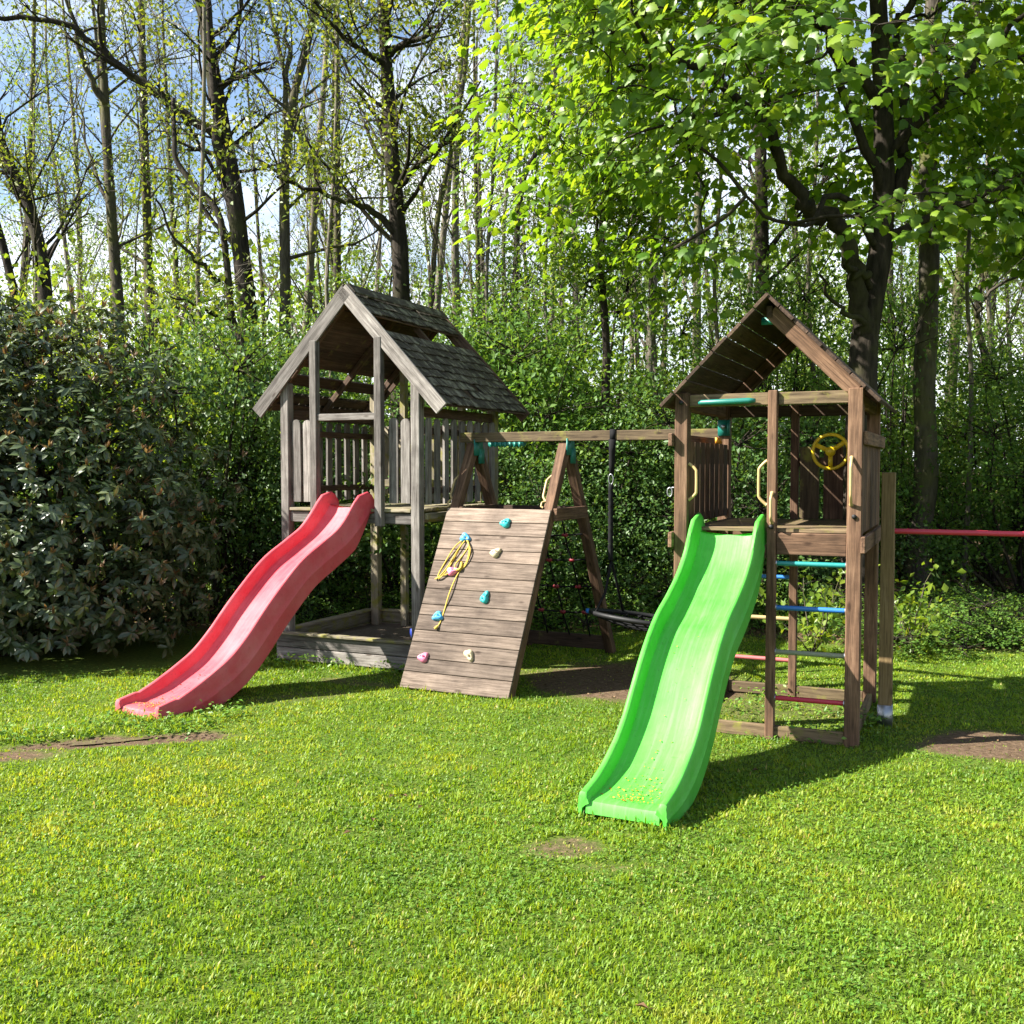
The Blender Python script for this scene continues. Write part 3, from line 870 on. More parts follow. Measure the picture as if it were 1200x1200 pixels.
# handles
def handle(parent, p0, p1, out_, mat='cream_plastic', r=.0105, depth=.055, name='handle'):
    p0, p1, o_ = Vector(p0), Vector(p1), Vector(out_).normalized()
    d = (p1 - p0)
    pts = [p0, p0 + o_ * depth * .25 + d * .03, p0 + o_ * depth * .9 + d * .16, p0 + o_ * depth + d * .28, p0 + o_ * depth + d * .72, p0 + o_ * depth * .9 + d * .84, p0 + o_ * depth * .25 + d * .97, p1]
    P_, n_ = [], len(pts)
    for i in range(n_ - 1):
        for f in (0, .34, .67):
            a, b_, c_, d_ = pts[max(i - 1, 0)], pts[i], pts[i + 1], pts[min(i + 2, n_ - 1)]
            P_.append(.5 * ((2 * b_) + (-a + c_) * f + (2 * a - 5 * b_ + 4 * c_ - d_) * f * f + (-a + 3 * b_ - 3 * c_ + d_) * f ** 3))
    P_.append(pts[-1])
    g_ = np.abs(np.linspace(-1, 1, len(P_))) ** 8
    mb = MB(); mb.tube(P_, r * (1 + .5 * g_), 10)
    return mb.build(name, mat, parent, True)
handle(rt, (-W2 + .05, -.01, 1.65), (-W2 + .05, -.01, 1.90), (1, -.15, 0))
handle(rt, (-.575, -.02, 1.62), (-.575, -.02, 1.92), (-1, -.15, 0))
handle(rt, (-.535, -.045, 1.50), (-.535, -.045, 1.70), (0, -1, 0))
handle(rt, (-.02, -.05, 1.63), (-.02, -.05, 1.94), (0, -1, 0))
# teal grab bar under the front beam, corner bracket, orange tag
mb = MB(); mb.tube([(-1.05, -.035, 2.325), (-1.03, -.04, 2.328), (-.85, -.04, 2.33), (-.70, -.04, 2.333), (-.655, -.035, 2.335)], [.009, .018, .020, .020, .012], 12)
mb.build('grab_bar', 'teal_plastic', rt, True)
mb = MB(); mb.box((-W2 + .005, D2 - .055, 2.20), (.10, .02, .13)); mb.box((-W2 + .05, D2 - .09, 2.20), (.015, .06, .10))
mb.build('corner_bracket', 'teal_plastic', rt)
mb = MB(); mb.tube([(-W2 + .005, D2 - .067, 2.21), (-W2 + .005, D2 - .085, 2.21)], .018, 10)
mb.build('bolt_cap', 'steel', rt, True)
mb = MB(); mb.box((-W2 + .062, D2 - .5, 2.085), (.02, .17, .045)); mb.box((-W2 + .074, D2 - .5, 2.085), (.012, .09, .03))
mb.build('clamp_block', 'orange_plastic', rt)
for p in ((-W2, -.0475, 2.33), (0, -.0475, 1.55), (-.54, -.04, 1.47)):
    mb = MB(); mb.tube([p, (p[0], p[1] - .012, p[2])], .016, 10); mb.build('bolt_cap', 'black_plastic', rt, True)
# steering wheel
wx, wz, wy = -.312, 2.0, D2 - .10
mb = MB()
A = np.linspace(0, 2 * math.pi, 33)
mb.tube([(wx + .135 * math.cos(a), wy, wz + .135 * math.sin(a)) for a in A], .0135, 8, cap=False)
sw = mb.build('steering_wheel', 'yellow_plastic', rt, True)
mb = MB(); mb.tube([(wx, wy - .022, wz), (wx, wy + .02, wz)], .038, 16); mb.tube([(wx, wy + .02, wz), (wx, D2 - .02, wz)], .018, 10)
mb.build('hub', 'yellow_plastic', sw, True)
for a in (R(35), R(155), R(270)):
    ca, sa = math.cos(a), math.sin(a)
    mb = MB(); rot = np.array(((ca, 0, -sa), (0, 1, 0), (sa, 0, ca)))
    mb.box((wx + ca * .082, wy, wz + sa * .082), (.105, .016, .034), rot)
    mb.build('spoke', 'yellow_plastic', sw)
# roof: boards with gaps
RU, RZ2, EZ2, EW2 = -.572, 3.05, 2.31, .74
RV0, RV1 = -.12, 1.50
sd2 = Vector((EW2, 0, -(RZ2 - EZ2))).normalized(); nr2 = Vector((RZ2 - EZ2, 0, EW2)).normalized()
def sp2(side, d, v, off):
    return Vector((RU, v, RZ2)) + Vector((side * sd2.x, 0, sd2.z)) * d + Vector((side * nr2.x, 0, nr2.z)) * off
roof2 = beam('roof', rt, (RU, RV0 + .10, RZ2 - .115), (RU, RV1 - .10, RZ2 - .115), .04, .08, DW)
sl2 = math.hypot(EW2, RZ2 - EZ2)
for side in (-1, 1):
    nn = Vector((side * nr2.x, 0, nr2.z))
    nbd = 8
    for k in range(nbd):
        d = (k + .5) * sl2 / nbd
        jit = random.uniform(-.015, .015)
        beam('roof_board', roof2, sp2(side, d, RV0 + jit, -.012), sp2(side, d, RV1 + jit, -.012), sl2 / nbd - .008, .024, DW, up=nn, bev=.003)
    for v in ((.012,) if side > 0 else ()) + (D2,):
        beam('rafter', roof2, sp2(side, .085, v, -.075), sp2(side, sl2 - .17, v, -.075), .045, .10, BW, up=nn)
mb = MB()
mb.box((RU + .0, .05, RZ2 - .17), (.13, .012, .05)); mb.box((RU, .065, RZ2 - .15), (.06, .03, .04))
mb.build('ridge_bracket', 'teal_plastic', rt)

# ------------------------------------------------------------------ climbing frame with swing beam
WW = 'wall_wood'
cf = thing('swing_set', 'wooden A-frame swing beam with a slanted plank climbing wall between the two towers', 'swing set', CF, CYAW)
AZ, FV = 2.15, 1.19
beam('swing_beam', cf, (-1.10, 0, 2.155), (1.44, 0, 2.155), .09, .09, BM, bev=.006)
leg = Vector((0, FV, AZ)).normalized()
lnv = Vector((0, -AZ, FV)).normalized()
for u in (-.99, -.045):
    a, b2 = Vector((u, -FV, 0)), Vector((u, -.02, AZ - .04))
    off = lnv * -.047
    beam('leg', cf, a - leg * .05 + off, b2 + off, .088, .088, BW, up=lnv)
    beam('leg', cf, (u, FV + .03, -.05), (u, .075, AZ - .06), .088, .088, BW, up=Vector((0, AZ, FV)))
    beam('cross_bar', cf, (u + .065, -.34, 1.46), (u + .065, .36, 1.46), .04, .11, BW)
    for sgn in (-1,):
        mb = MB(); mb.box((u + .05, .03, 2.06), (.012, .16, .15)); mb.box((u + .05, .09, 1.98), (.014, .10, .14)); mb.build('apex_bracket', 'teal_plastic', cf)
beam('ground_rail', cf, (-1.02, FV - .04, .10), (-.02, FV - .04, .10), .045, .14, DW)
beam('net_rail', cf, (-.94, .38, 1.46), (-.09, .38, 1.46), .045, .10, DW)
mb = MB()
mb.box((-.62, 0, 2.09), (.36, .075, .035))
for k in range(7): mb.box((-.77 + k * .05, -.042, 2.085), (.022, .012, .045))
mb.build('swing_clamp', 'teal_plastic', cf)
# climbing wall
wlen = 1.712
def wp(u, s, off=0.0): return Vector((u, -FV, 0)) + leg * s + lnv * off
cw = beam('climbing_wall', cf, wp(-.5, .05, -.022), wp(-.5, wlen - .04, -.022), .09, .04, DW, up=lnv)
ws = [.15, .12, .145, .11, .14, .10, .15, .12, .15, .115, .145, .13, .14]
k0 = wlen / sum(ws); s = 0.0
for k, w in enumerate(ws):
    w *= k0
    beam('plank', cw, wp(-1.035, s + w / 2, .012), wp(0.0, s + w / 2, .012), w - .0055, .024, WW, up=lnv, bev=.003)
    s += w
def hold(u, s_, mat, r=.045, rot=0.0, seed=0):
    rs_ = random.Random(seed)
    me = bpy.data.meshes.new('climbing_hold'); bm = bmesh.new()
    bmesh.ops.create_icosphere(bm, subdivisions=3, radius=1.0)
    lobes = [(rs_.uniform(0, 6.28)) for _ in range(3)]
    for v in bm.verts:
        a = math.atan2(v.co.y, v.co.x); rad = math.hypot(v.co.x, v.co.y)
        f = 1 + .18 * math.sin(3 * a + lobes[0]) + .10 * math.sin(2 * a + lobes[1])
        z = max(v.co.z, -.15)
        dent = 0
        for hx, hy, hr in ((.42, .12, .26), (-.38, .1, .24)):
            dd = math.hypot(v.co.x - hx, v.co.y - hy)
            if dd < hr and z > 0: dent = max(dent, min(1.0, 3.0 * (1 - dd / hr)))
        v.co = Vector((v.co.x * r * f * 1.15, v.co.y * r * f * .85, (z * .85 - dent * (.80 * max(z, 0) + .05)) * r * 1.05))
    bm.to_mesh(me); bm.free()
    for pgn in me.polygons: pgn.use_smooth = True
    me.materials.append(MATS[mat])
    M = Matrix((Vector((1, 0, 0)), leg, lnv)).transposed().to_4x4() @ Matrix.Rotation(rot, 4, 'Z')
    M.translation = wp(u, s_, .0265)
    attach(bpy.data.objects.new('climbing_hold', me), cw, M)
for k, (u, s_, mt, rot) in enumerate([(-.404, 1.563, 'teal_hold', .2), (-.768, 1.409, 'blue_hold', -.5), (-.43, 1.275, 'cream_hold', .3), (-.81, 1.082, 'pink_hold', .4), (-.427, .854, 'teal_hold', 1.3), (-.837, .653, 'blue_hold', .3), (-.873, .276, 'pink_hold', .1), (-.443, .336, 'cream_hold', -.9)]):
    hold(u, s_, mt, .047, rot, k)
for u, sgn in ((-.99, -1), (-.99, 1), (-.045, -1), (-.045, 1)):
    if sgn < 0:
        p0, p1 = wp(u - .048, 1.82, -.04), wp(u - .048, 2.08, -.04)
        handle(cf, p0, p1, (-1, -.2, 0), r=.011, depth=.04)
        handle(cf, wp(u - .048, 1.74, .0), wp(u - .048, 1.80, .0), (-1, -.3, 0), r=.008, depth=.02)
    else:
        p0 = Vector((u - .047, .46, 1.50 + .12)); p1 = Vector((u - .047, .32, 1.86))
        handle(cf, p0, p1, (-1, .4, 0), r=.011, depth=.04)
# climbing net on the back legs
net = thing('climbing_net', 'black rope climbing net with red knots behind the plank wall', 'net', CF, CYAW)
bl = (Vector((0, .36, 1.42)) - Vector((0, FV - .06, .16)))
def npnt(u, f): return Vector((u, FV - .06, .16)) + bl * f
for u in (-.72, -.48, -.24):
    mb = MB(); mb.tube([npnt(u + .008 * math.sin(f * 17 + u * 9), f) for f in np.linspace(0, 1, 9)], .009, 6); mb.build('rope', 'black_web', net, True)
for f in (.22, .44, .66, .86):
    mb = MB(); mb.tube([npnt(u, f - .02 * math.sin((u + .96) / .92 * math.pi)) for u in np.linspace(-.95, -.06, 9)], .009, 6); mb.build('rope', 'black_web', net, True)
    for u in (-.72, -.48, -.24):
        mb = MB(); p = npnt(u, f - .02 * math.sin((u + .96) / .92 * math.pi))
        mb.tube([p + Vector((-.032, 0, 0)), p + Vector((-.015, 0, 0)), p + Vector((.015, 0, 0)), p + Vector((.032, 0, 0))], [.011, .020, .020, .011], 8)
        mb.build('knot_clip', 'dark_red_plastic', net, True)
# yellow climbing rope looped over the holds
rope = thing('climbing_rope', 'yellow knotted rope looped over the holds of the plank wall', 'rope', CF, CYAW)
mb = MB()
def rope_path(pts, r=.006):
    P = [wp(u, s_, .036 + .012 * math.sin(i * 1.7)) for i, (u, s_) in enumerate(pts)]
    Q = []
    for i in range(len(P) - 1):
        for t in (0, .25, .5, .75):
            a = P[max(i - 1, 0)]; b_ = P[i]; c_ = P[i + 1]; d_ = P[min(i + 2, len(P) - 1)]
            Q.append(.5 * ((2 * b_) + (-a + c_) * t + (2 * a - 5 * b_ + 4 * c_ - d_) * t * t + (-a + 3 * b_ - 3 * c_ + d_) * t ** 3))
    Q.append(P[-1]); mb.tube(Q, r, 6)
rope_path([(-.768, 1.40), (-.84, 1.31), (-.90, 1.18), (-.945, 1.05), (-.92, 1.0), (-.87, 1.06), (-.83, 1.2), (-.78, 1.40)])
rope_path([(-.75, 1.40), (-.80, 1.28), (-.87, 1.12), (-.93, 1.03), (-.955, .995), (-.90, 1.02), (-.80, 1.08)])
rope_path([(-.76, 1.40), (-.70, 1.33), (-.69, 1.22), (-.715, 1.14), (-.77, 1.10), (-.79, 1.14), (-.75, 1.24), (-.715, 1.34), (-.75, 1.41)])
rope_path([(-.74, 1.38), (-.675, 1.28), (-.69, 1.15), (-.74, 1.09), (-.76, .98), (-.775, .85), (-.79, .72), (-.80, .60), (-.815, .545)])
rope_path([(-.80, 1.09), (-.73, 1.10), (-.74, 1.17)], .012)
mb.build('rope', 'yellow_rope', rope, True)
mb = MB()
rope_path([(-.812, .56), (-.825, .535)], .013)
mb.build('rope_end', 'yellow_rope', rope, True)

# ------------------------------------------------------------------ nest swing
ns = thing('nest_swing', 'black round net nest swing hanging from a webbing strap on the swing beam', 'swing', CF, CYAW)
cu, cr_, czs = .76, .50, .55
tilt = .045
mb = MB()
A = np.linspace(0, 2 * math.pi, 41)
vt = -.115
ringp = [(cu + cr_ * math.cos(a), cr_ * math.sin(a), czs - tilt * math.cos(a) + vt * cr_ * math.sin(a)) for a in A]
mb.tube(ringp, .021, 8, cap=False); mb.build('ring', 'black_plastic', ns, True)
mb = MB()
for k in range(-4, 5):
    x = k * .105; hw = math.sqrt(max(cr_ ** 2 - x ** 2, 0))
    mb.tube([(cu + x, y, czs + vt * y - tilt * x / cr_ - .09 * max(0, 1 - (x * x + y * y) / cr_ ** 2)) for y in np.linspace(-hw, hw, 9)], .008, 5)
    mb.tube([(cu + y, x, czs + vt * x - tilt * y / cr_ - .012 - .09 * max(0, 1 - (x * x + y * y) / cr_ ** 2)) for y in np.linspace(-hw, hw, 9)], .008, 5)
mb.build('net', 'black_web', ns, True)
for us, ur in ((.44, -.36), (1.06, .36)):
    mb = MB()
    mb.box((us, 0, 2.206), (.05, .104, .008)); mb.box((us, -.052, 2.16), (.05, .006, .10)); mb.box((us, .052, 2.16), (.05, .006, .10))
    mb.tube([(us, -.052, 2.12), (us - .01, -.03, 2.02), (us - .02, -.01, 1.90), (us - .025, 0, 1.80)], [.034, .03, .027, .02], 6)
    mb.build('strap', 'black_web', ns, True)
    mb = MB(); A2 = np.linspace(0, 2 * math.pi, 17)
    mb.tube([(us - .025 + .022 * math.cos(a), -.02, 1.77 + .045 * math.sin(a)) for a in A2], .005, 6, cap=False); mb.build('carabiner', 'steel', ns, True)
    mb = MB(); kx, kz = us - .045 * (1 if ur < 0 else -1), 1.05
    mb.tube([(us - .025, -.02 + .006 * math.sin(t * 60), 1.73 + (kz - 1.73) * t) for t in np.linspace(0, 1, 24)], [.027 if i % 2 else .021 for i in range(24)], 8)
    for sy in (-1, 1):
        mb.tube([(us - .025, 0, kz), ((us + cu + ur) / 2, sy * .16, .78), (cu + ur, sy * .345, czs - tilt * ur / cr_ + vt * sy * .345)], .013, 6)
    mb.build('suspension_rope', 'black_web', ns, True)
mb = MB(); mb.tube([(cu - cr_ * .98, -.10, czs + tilt + .0), (cu - cr_ * .98 - .05, -.10, czs + tilt + .01)], .022, 8); mb.build('end_cap', 'blue_paint', ns, True)

# snap hook hanging on the brown tower's left post
sh = thing('snap_hook', 'small steel snap hook hanging on the brown tower post', 'hook', Rf(-W2 - .075, -.02, 1.70), YAW)
mb = MB(); mb.tube([(-.012 + .018 * math.cos(a), 0, -.0 + .032 * math.sin(a)) for a in np.linspace(0, 2 * math.pi, 17)], .005, 6, cap=False)
mb.build('ring', 'steel', sh, True)
mb = MB(); mb.tube([(0, 0, .03), (.03, 0, .035)], .006, 6); mb.build('eye', 'steel', sh, True)

# ------------------------------------------------------------------ turning bar
tbp = Vector((2.70, 7.34, 0))
tb = thing('turning_bar', 'red steel turning bar on tan posts beside the brown tower', 'turning bar', tbp, YAW)
for du in (0, 1.35):
    beam('post', tb, (du, 0, .10), (du, 0, 1.84), .092, .092, 'new_wood', bev=.005)
    mb = MB(); mb.box((du, -.0, .08), (.100, .100, .17)); mb.box((du, 0, -.03), (.03, .03, .12))
    mb.build('post_foot', 'steel', tb)
rod('bar', tb, (.046, 0, 1.42), (1.304, 0, 1.42), .019, 'red_paint')

# ================================================================== vegetation
def unit(v): return v / (np.linalg.norm(v, axis=-1, keepdims=True) + 1e-9)
def rand_dirs(n, r=rng): return unit(r.normal(size=(n, 3)))

def curve(p0, d0, length, n, bend, up=.0, r=rng):
    """wandering path of n points from p0 along d0"""
    P = [np.array(p0, float)]; d = np.array(d0, float); d /= np.linalg.norm(d)
    for _ in range(n - 1):
        d = d + r.normal(0, bend, 3) + np.array([0, 0, up]); d /= np.linalg.norm(d)
        P.append(P[-1] + d * length / (n - 1))
    return np.array(P), d
def spline(P, n):
    P = np.asarray(P, float); t = np.linspace(0, len(P) - 1, n); out_ = []
    for x in t:
        i = min(int(x), len(P) - 2); f = x - i
        a, b_, c_, d_ = P[max(i - 1, 0)], P[i], P[i + 1], P[min(i + 2, len(P) - 1)]
        out_.append(.5 * ((2 * b_) + (-a + c_) * f + (2 * a - 5 * b_ + 4 * c_ - d_) * f * f + (-a + 3 * b_ - 3 * c_ + d_) * f ** 3))
    return np.array(out_)

def branch_out(mbx, P, rad, tips, r, n1=14, t0=.35, l1=2.2, elev=.9, n2=5, n3=3, bend=.16, up=.05, sides=4):
    """branches and twigs on a trunk path; returns twig tip points"""
    n = len(P)
    for k in range(n1):
        t = t0 + (1 - t0) * (k + r.random()) / n1
        i = min(int(t * (n - 1)), n - 2); p = P[i] + (P[i + 1] - P[i]) * (t * (n - 1) - i)
        az = r.uniform(0, 2 * math.pi); e = elev + r.normal(0, .18)
        d = np.array([math.cos(az) * math.cos(e), math.sin(az) * math.cos(e), math.sin(e)])
        L1 = l1 * (1.15 - .55 * t) * r.uniform(.6, 1.25)
        rb = rad * (1.05 - .8 * t) * r.uniform(.25, .5)
        Q, dd = curve(p, d, L1, 6, bend, up, r)
        mbx.tube(Q, np.linspace(rb, rb * .3, 6), sides, cap=False)
        for j in range(n2):
            f = r.uniform(.25, 1.0) * 4.99; a = int(f); q = Q[a] + (Q[a + 1] - Q[a]) * (f - a)
            d2 = unit((Q[a + 1] - Q[a]) / (np.linalg.norm(Q[a + 1] - Q[a]) + 1e-9) + r.normal(0, .55, 3) + np.array([0, 0, .15]))
            L2 = L1 * r.uniform(.25, .5); r2 = max(rb * .35, .006)
            S, d3 = curve(q, d2, L2, 4, bend * 1.2, up, r)
            mbx.tube(S, np.linspace(r2, r2 * .4, 4), 3, cap=False)
            tips.append(S[-1]); tips.append(S[2])
            for _ in range(n3):
                b_ = r.integers(1, 4)
                d4 = unit(d3 + r.normal(0, .7, 3))
                S2, _d = curve(S[b_], d4, L2 * r.uniform(.4, .8), 3, .15, up, r)
                mbx.tube(S2, np.linspace(r2 * .5, .003, 3), 3, cap=False)
                tips.append(S2[-1]); tips.append(S2[1])
def leaf_cloud(mbx, tips, per, spread, size, r, upb=.6, keep=1.0):
    tips = np.array(tips)
    if keep < 1: tips = tips[r.random(len(tips)) < keep]
    P = np.repeat(tips, per, 0) + r.normal(0, spread, (len(tips) * per, 3))
    n = len(P)
    D = unit(r.normal(0, 1, (n, 3)) + np.array([0, 0, -.25])); Nn = unit(r.normal(0, .6, (n, 3)) + np.array([0, 0, upb]))
    s = size * r.uniform(.6, 1.3, n)
    base = np.repeat(r.random(len(tips)), per)
    mbx.leaves(P, D, Nn, s, s * r.uniform(.5, .75, n), tint=np.clip(base * .6 + r.random(n) * .4, 0, 1))

# ------------------------------------------------------------------ trees of the wood, placed from the photograph
def px_path(pts, Y, to_ground=True):
    P = [np.array(atY(a, b_, Y)) for a, b_ in pts]
    if to_ground:
        g = P[0].copy(); g[2] = float(gz(g[0], g[1])) - .1
        P = [g] + P if P[0][2] > .5 else [g] + P[1:]
    return np.array(P)
def photo_tree(label, Y, trunk, wpx, limbs=(), bark='bark_dark', leaf='spring_leaf', n1=16, t0=.3, l1=2.4, per=5, spread=.16, size=.075, seed=0, top=1.5, elev=.8, keep=.8, n2=5, n3=3, tip_r=.45, wob=1.0):
    r = np.random.default_rng(100 + seed)
    P = px_path(trunk, Y)
    # carry the stem on above the frame
    d = unit(P[-1] - P[-2]); P = np.concatenate([P, [P[-1] + d * top + np.array([r.normal(0, .2), r.normal(0, .3), 0])]])
    dy = np.cumsum(r.normal(0, .06 * wob, len(P))); dy[0] = 0; P[:, 1] += dy
    S = spline(P, max(14, 4 * len(P)))
    root = P[0].copy(); S = S - root
    rad = wpx / 2 * Y / 1200.0
    t = thing('tree', label, 'tree', tuple(root))
    mb = MB(); f = np.linspace(0, 1, len(S))
    rr = rad * (1 - (1 - tip_r) * f) * (1 + .35 * np.exp(-f * 14)) * (1 + .05 * np.sin(f * 40 + seed))
    mb.tube(S, rr, 10); mb.build('trunk', bark, t, True)
    mb = MB(); tips = []
    for pts, w in limbs:
        Q = px_path(pts, Y, False); k = np.argmin(np.linalg.norm(S + root - Q[0], axis=1)); Q[0] = S[k] + root
        z = np.linspace(0, 1, len(Q)) ** 1.2 * r.uniform(-1.2, .8); Q[:, 1] += z
        Q = spline(Q, 4 * len(Q)) - root
        Q[1:-1] += r.normal(0, .025, Q[1:-1].shape)
        rl = w / 2 * Y / 1200.0
        mb.tube(Q, np.linspace(rl, rl * .35, len(Q)), 7, cap=False)
        branch_out(mb, Q, rl * 1.2, tips, r, n1=max(6, n1 // 2), t0=.2, l1=l1 * .5, elev=.5, n2=4, n3=n3, sides=4)
    branch_out(mb, S, rad, tips, r, n1=n1, t0=t0, l1=l1, elev=elev, n2=n2, n3=n3)
    mb.build('branches', bark, t, True)
    mb = MB(); leaf_cloud(mb, tips, per, spread, size, r, keep=keep * (.62 if leaf == 'spring_leaf' else 1)); mb.build('crown', leaf, t)
    return t
photo_tree('dark tree leaning away from the big glossy bush', 17, [(56, 420), (52, 360), (45, 295), (22, 225), (-8, 160), (-30, 60)], 19, [([(30, 245), (15, 225), (-10, 205)], 9)], seed=1)
photo_tree('straight mossy tree forking high up behind the glossy bush', 19, [(143, 430), (135, 300), (127, 200), (122, 100), (117, -20)], 15, [([(125, 130), (108, 85), (92, 0)], 9)], bark='bark_grey', seed=2, keep=.45)
photo_tree('slim straight tree between the forked tree and the thick trunk', 20, [(176, 430), (173, 300), (171, 180), (169, 60), (168, -20)], 13, bark='bark_grey', seed=3, keep=.4, l1=1.8)
photo_tree('thick dark tree with a long bare limb reaching over the glossy bush', 18, [(300, 480), (288, 340), (272, 210), (252, 110), (240, 30), (232, -30)], 26, [([(250, 168), (215, 135), (175, 106), (130, 72), (95, 50), (30, 52)], 13), ([(280, 260), (262, 190), (255, 90), (250, -20)], 16)], seed=4, n1=20, keep=.6)
photo_tree('small crooked black tree in front of the thick trunk', 13.2, [(294, 470), (288, 420), (268, 372), (262, 310), (250, 245), (218, 208), (196, 178), (192, 150)], 11, [([(263, 372), (245, 366), (224, 360)], 5), ([(258, 335), (236, 310), (215, 285), (198, 245)], 6)], seed=5, n1=8, t0=.5, l1=1.2, top=.6, keep=.5)
photo_tree('grey forked tree rising behind the peak of the shingled roof', 18, [(333, 470), (333, 330), (334, 210), (342, 120), (362, 40), (372, -20)], 15, [([(337, 165), (330, 90), (326, 0)], 9)], bark='bark_grey', seed=6, keep=.6)
photo_tree('stout oak with crooked side limbs behind the shingled roof', 15.5, [(468, 430), (470, 330), (465, 255), (459, 185), (455, 120), (451, 55), (447, -20)], 24, [([(468, 275), (432, 246), (402, 241), (372, 233), (338, 224)], 9), ([(468, 225), (500, 192), (540, 172)], 9), ([(453, 62), (490, 50), (518, 36)], 9), ([(456, 80), (410, 60), (380, 30)], 8)], bark='bark_dark', seed=7, n1=20, per=6, spread=.2, keep=.95)
photo_tree('thin dark tree standing behind the swing beam', 13.6, [(713, 655), (709, 520), (712, 410), (706, 335), (705, 275), (716, 175), (718, 60)], 12, [([(706, 345), (690, 330), (678, 355)], 6), ([(706, 300), (695, 250), (690, 200)], 5)], leaf='light_shrub_leaf', seed=8, n1=14, t0=.45, l1=1.6, per=7, top=2)
photo_tree('plain round trunk rising just behind the board roof peak', 16, [(894, 520), (893, 345), (892, 230), (889, 90), (886, -20)], 20, bark='bark_dark', seed=9, keep=.5, leaf='light_shrub_leaf')
photo_tree('lone pale-footed trunk beside the turning bar', 14.69, [(1076, 712), (1078, 640), (1085, 560), (1083, 450), (1089, 350), (1092, 250), (1095, 120), (1100, -20)], 29, bark='bark_grey', seed=10, t0=.55, leaf='light_shrub_leaf', n1=16, keep=.8, tip_r=.6)
photo_tree('thin twisted tree in the wood behind the red turning bar', 17, [(1156, 560), (1158, 450), (1150, 380), (1152, 340), (1168, 295), (1175, 200)], 10, [([(1120, 372), (1150, 350), (1185, 325), (1215, 300)], 5)], bark='bark_grey', seed=11, leaf='light_shrub_leaf', per=7, n1=10)
photo_tree('slender leaning tree behind the ridge of the shingled roof', 19, [(500, 470), (504, 380), (512, 260), (528, 180), (545, 80), (550, -20)], 8, bark='bark_grey', seed=12, l1=1.6, n1=12)
photo_tree('slim dark tree between the shingled roof and the maple leaves', 18, [(600, 480), (604, 330), (612, 215), (640, 150), (655, 60)], 9, bark='bark_dark', seed=13, l1=1.7, n1=12)

for k_, (px, y_, w_, nm) in enumerate(((572, 16.2, 6, 'slim pale stem behind the swing beam end by the shingled tower'), (640, 15.0, 5, 'very thin pale stem behind the top of the plank wall'), (765, 15.4, 7, 'slim pale stem between the swing strap and the brown tower'), (838, 14.6, 6, 'slim pale stem behind the eave of the board roof above the swing'), (950, 15.8, 6, 'slim pale stem seen through the gable of the board roof'), (1128, 15.2, 6, 'slim pale stem between the lone trunk and the twisted tree'), (236, 13.6, 7, 'slim pale stem between the glossy bush and the crooked black tree'), (385, 15.6, 6, 'slim pale stem behind the peak of the shingled roof'))):
    photo_tree(nm, y_, [(px, 600), (px + 4, 450), (px - 2, 330), (px + 6, 200), (px + 10, 60), (px + 9, -20)], w_, bark='bark_pale', leaf='light_shrub_leaf' if px > 500 else 'spring_leaf', seed=40 + k_, n1=12, t0=.3, l1=1.5, per=4, keep=.7, n3=2)
# filler trees: four builds, copied
def filler(seed, h=15.0, r0=.12, n1=16, keep=.5, leaf='spring_leaf', bark='bark_grey', per=3):
    r = np.random.default_rng(300 + seed)
    P, _ = curve((0, 0, -.15), (r.normal(0, .04), r.normal(0, .04), 1), h, 9, .035, .02, r)
    S = spline(P, 18)
    a = MB(); f = np.linspace(0, 1, 18); a.tube(S, r0 * (1 - .8 * f) * (1 + .3 * np.exp(-f * 18)), 7)
    b_ = MB(); tips = []
    branch_out(b_, S, r0, tips, r, n1=n1, t0=.22, l1=2.6, elev=1.0, n2=5, n3=3, bend=.10, up=.08, sides=3)
    c_ = MB(); leaf_cloud(c_, tips, per, .16, .085, r, keep=keep)
    return (a.mesh('trunk', bark, True), b_.mesh('branches', bark, True), c_.mesh('crown', leaf))
fills = [filler(0, keep=.22), filler(1, 17, .13, keep=.25, bark='bark_dark'), filler(2, 13, .09, keep=.4), filler(3, 16, .11, keep=.2, bark='bark_pale'),
         filler(4, 14, .11, keep=1.0, per=6, leaf='light_shrub_leaf', bark='bark_pale'), filler(5, 12, .08, keep=1.0, per=6, leaf='light_shrub_leaf')]
LAB = {0: ('slender half-bare grey tree', 'slender half-bare trees of the wood'),
       1: ('dark tall half-bare tree', 'dark half-bare trees of the wood'),
       2: ('thin young tree with yellowish leaves', 'thin young trees of the wood'),
       3: ('pale-barked half-bare tree', 'pale-barked half-bare trees of the wood'),
       4: ('pale-barked tree in light green leaf', 'pale-barked leafy trees of the wood'),
       5: ('thin tree in light green leaf', 'thin leafy trees of the wood')}
def where(px):
    for lim, w in ((230, 'behind the big glossy bush'), (330, 'between the glossy bush and the shingled tower'), (520, 'behind the shingled tower'), (660, 'behind the plank climbing wall'),
                   (790, 'behind the nest swing'), (1000, 'behind the brown tower'), (1110, 'beside the lone pale-footed trunk'), (9999, 'behind the red turning bar')):
        if px < lim: return w
def place_tree(k, x, y, sc, rz):
    w = where(600 + 1200 * x / y)
    t = thing('tree', LAB[k][0] + (' deep ' if y > 30 else ' ') + w, 'tree', (x, y, float(gz(x, y))), rz, LAB[k][1])
    t.scale = (sc, sc, sc * random.uniform(.9, 1.15))
    t.rotation_euler = (random.uniform(-.035, .035), random.uniform(-.035, .035), rz)
    for nm, me in zip(('trunk', 'branches', 'crown'), fills[k]):
        attach(bpy.data.objects.new(nm, me), t)
rf = random.Random(5)
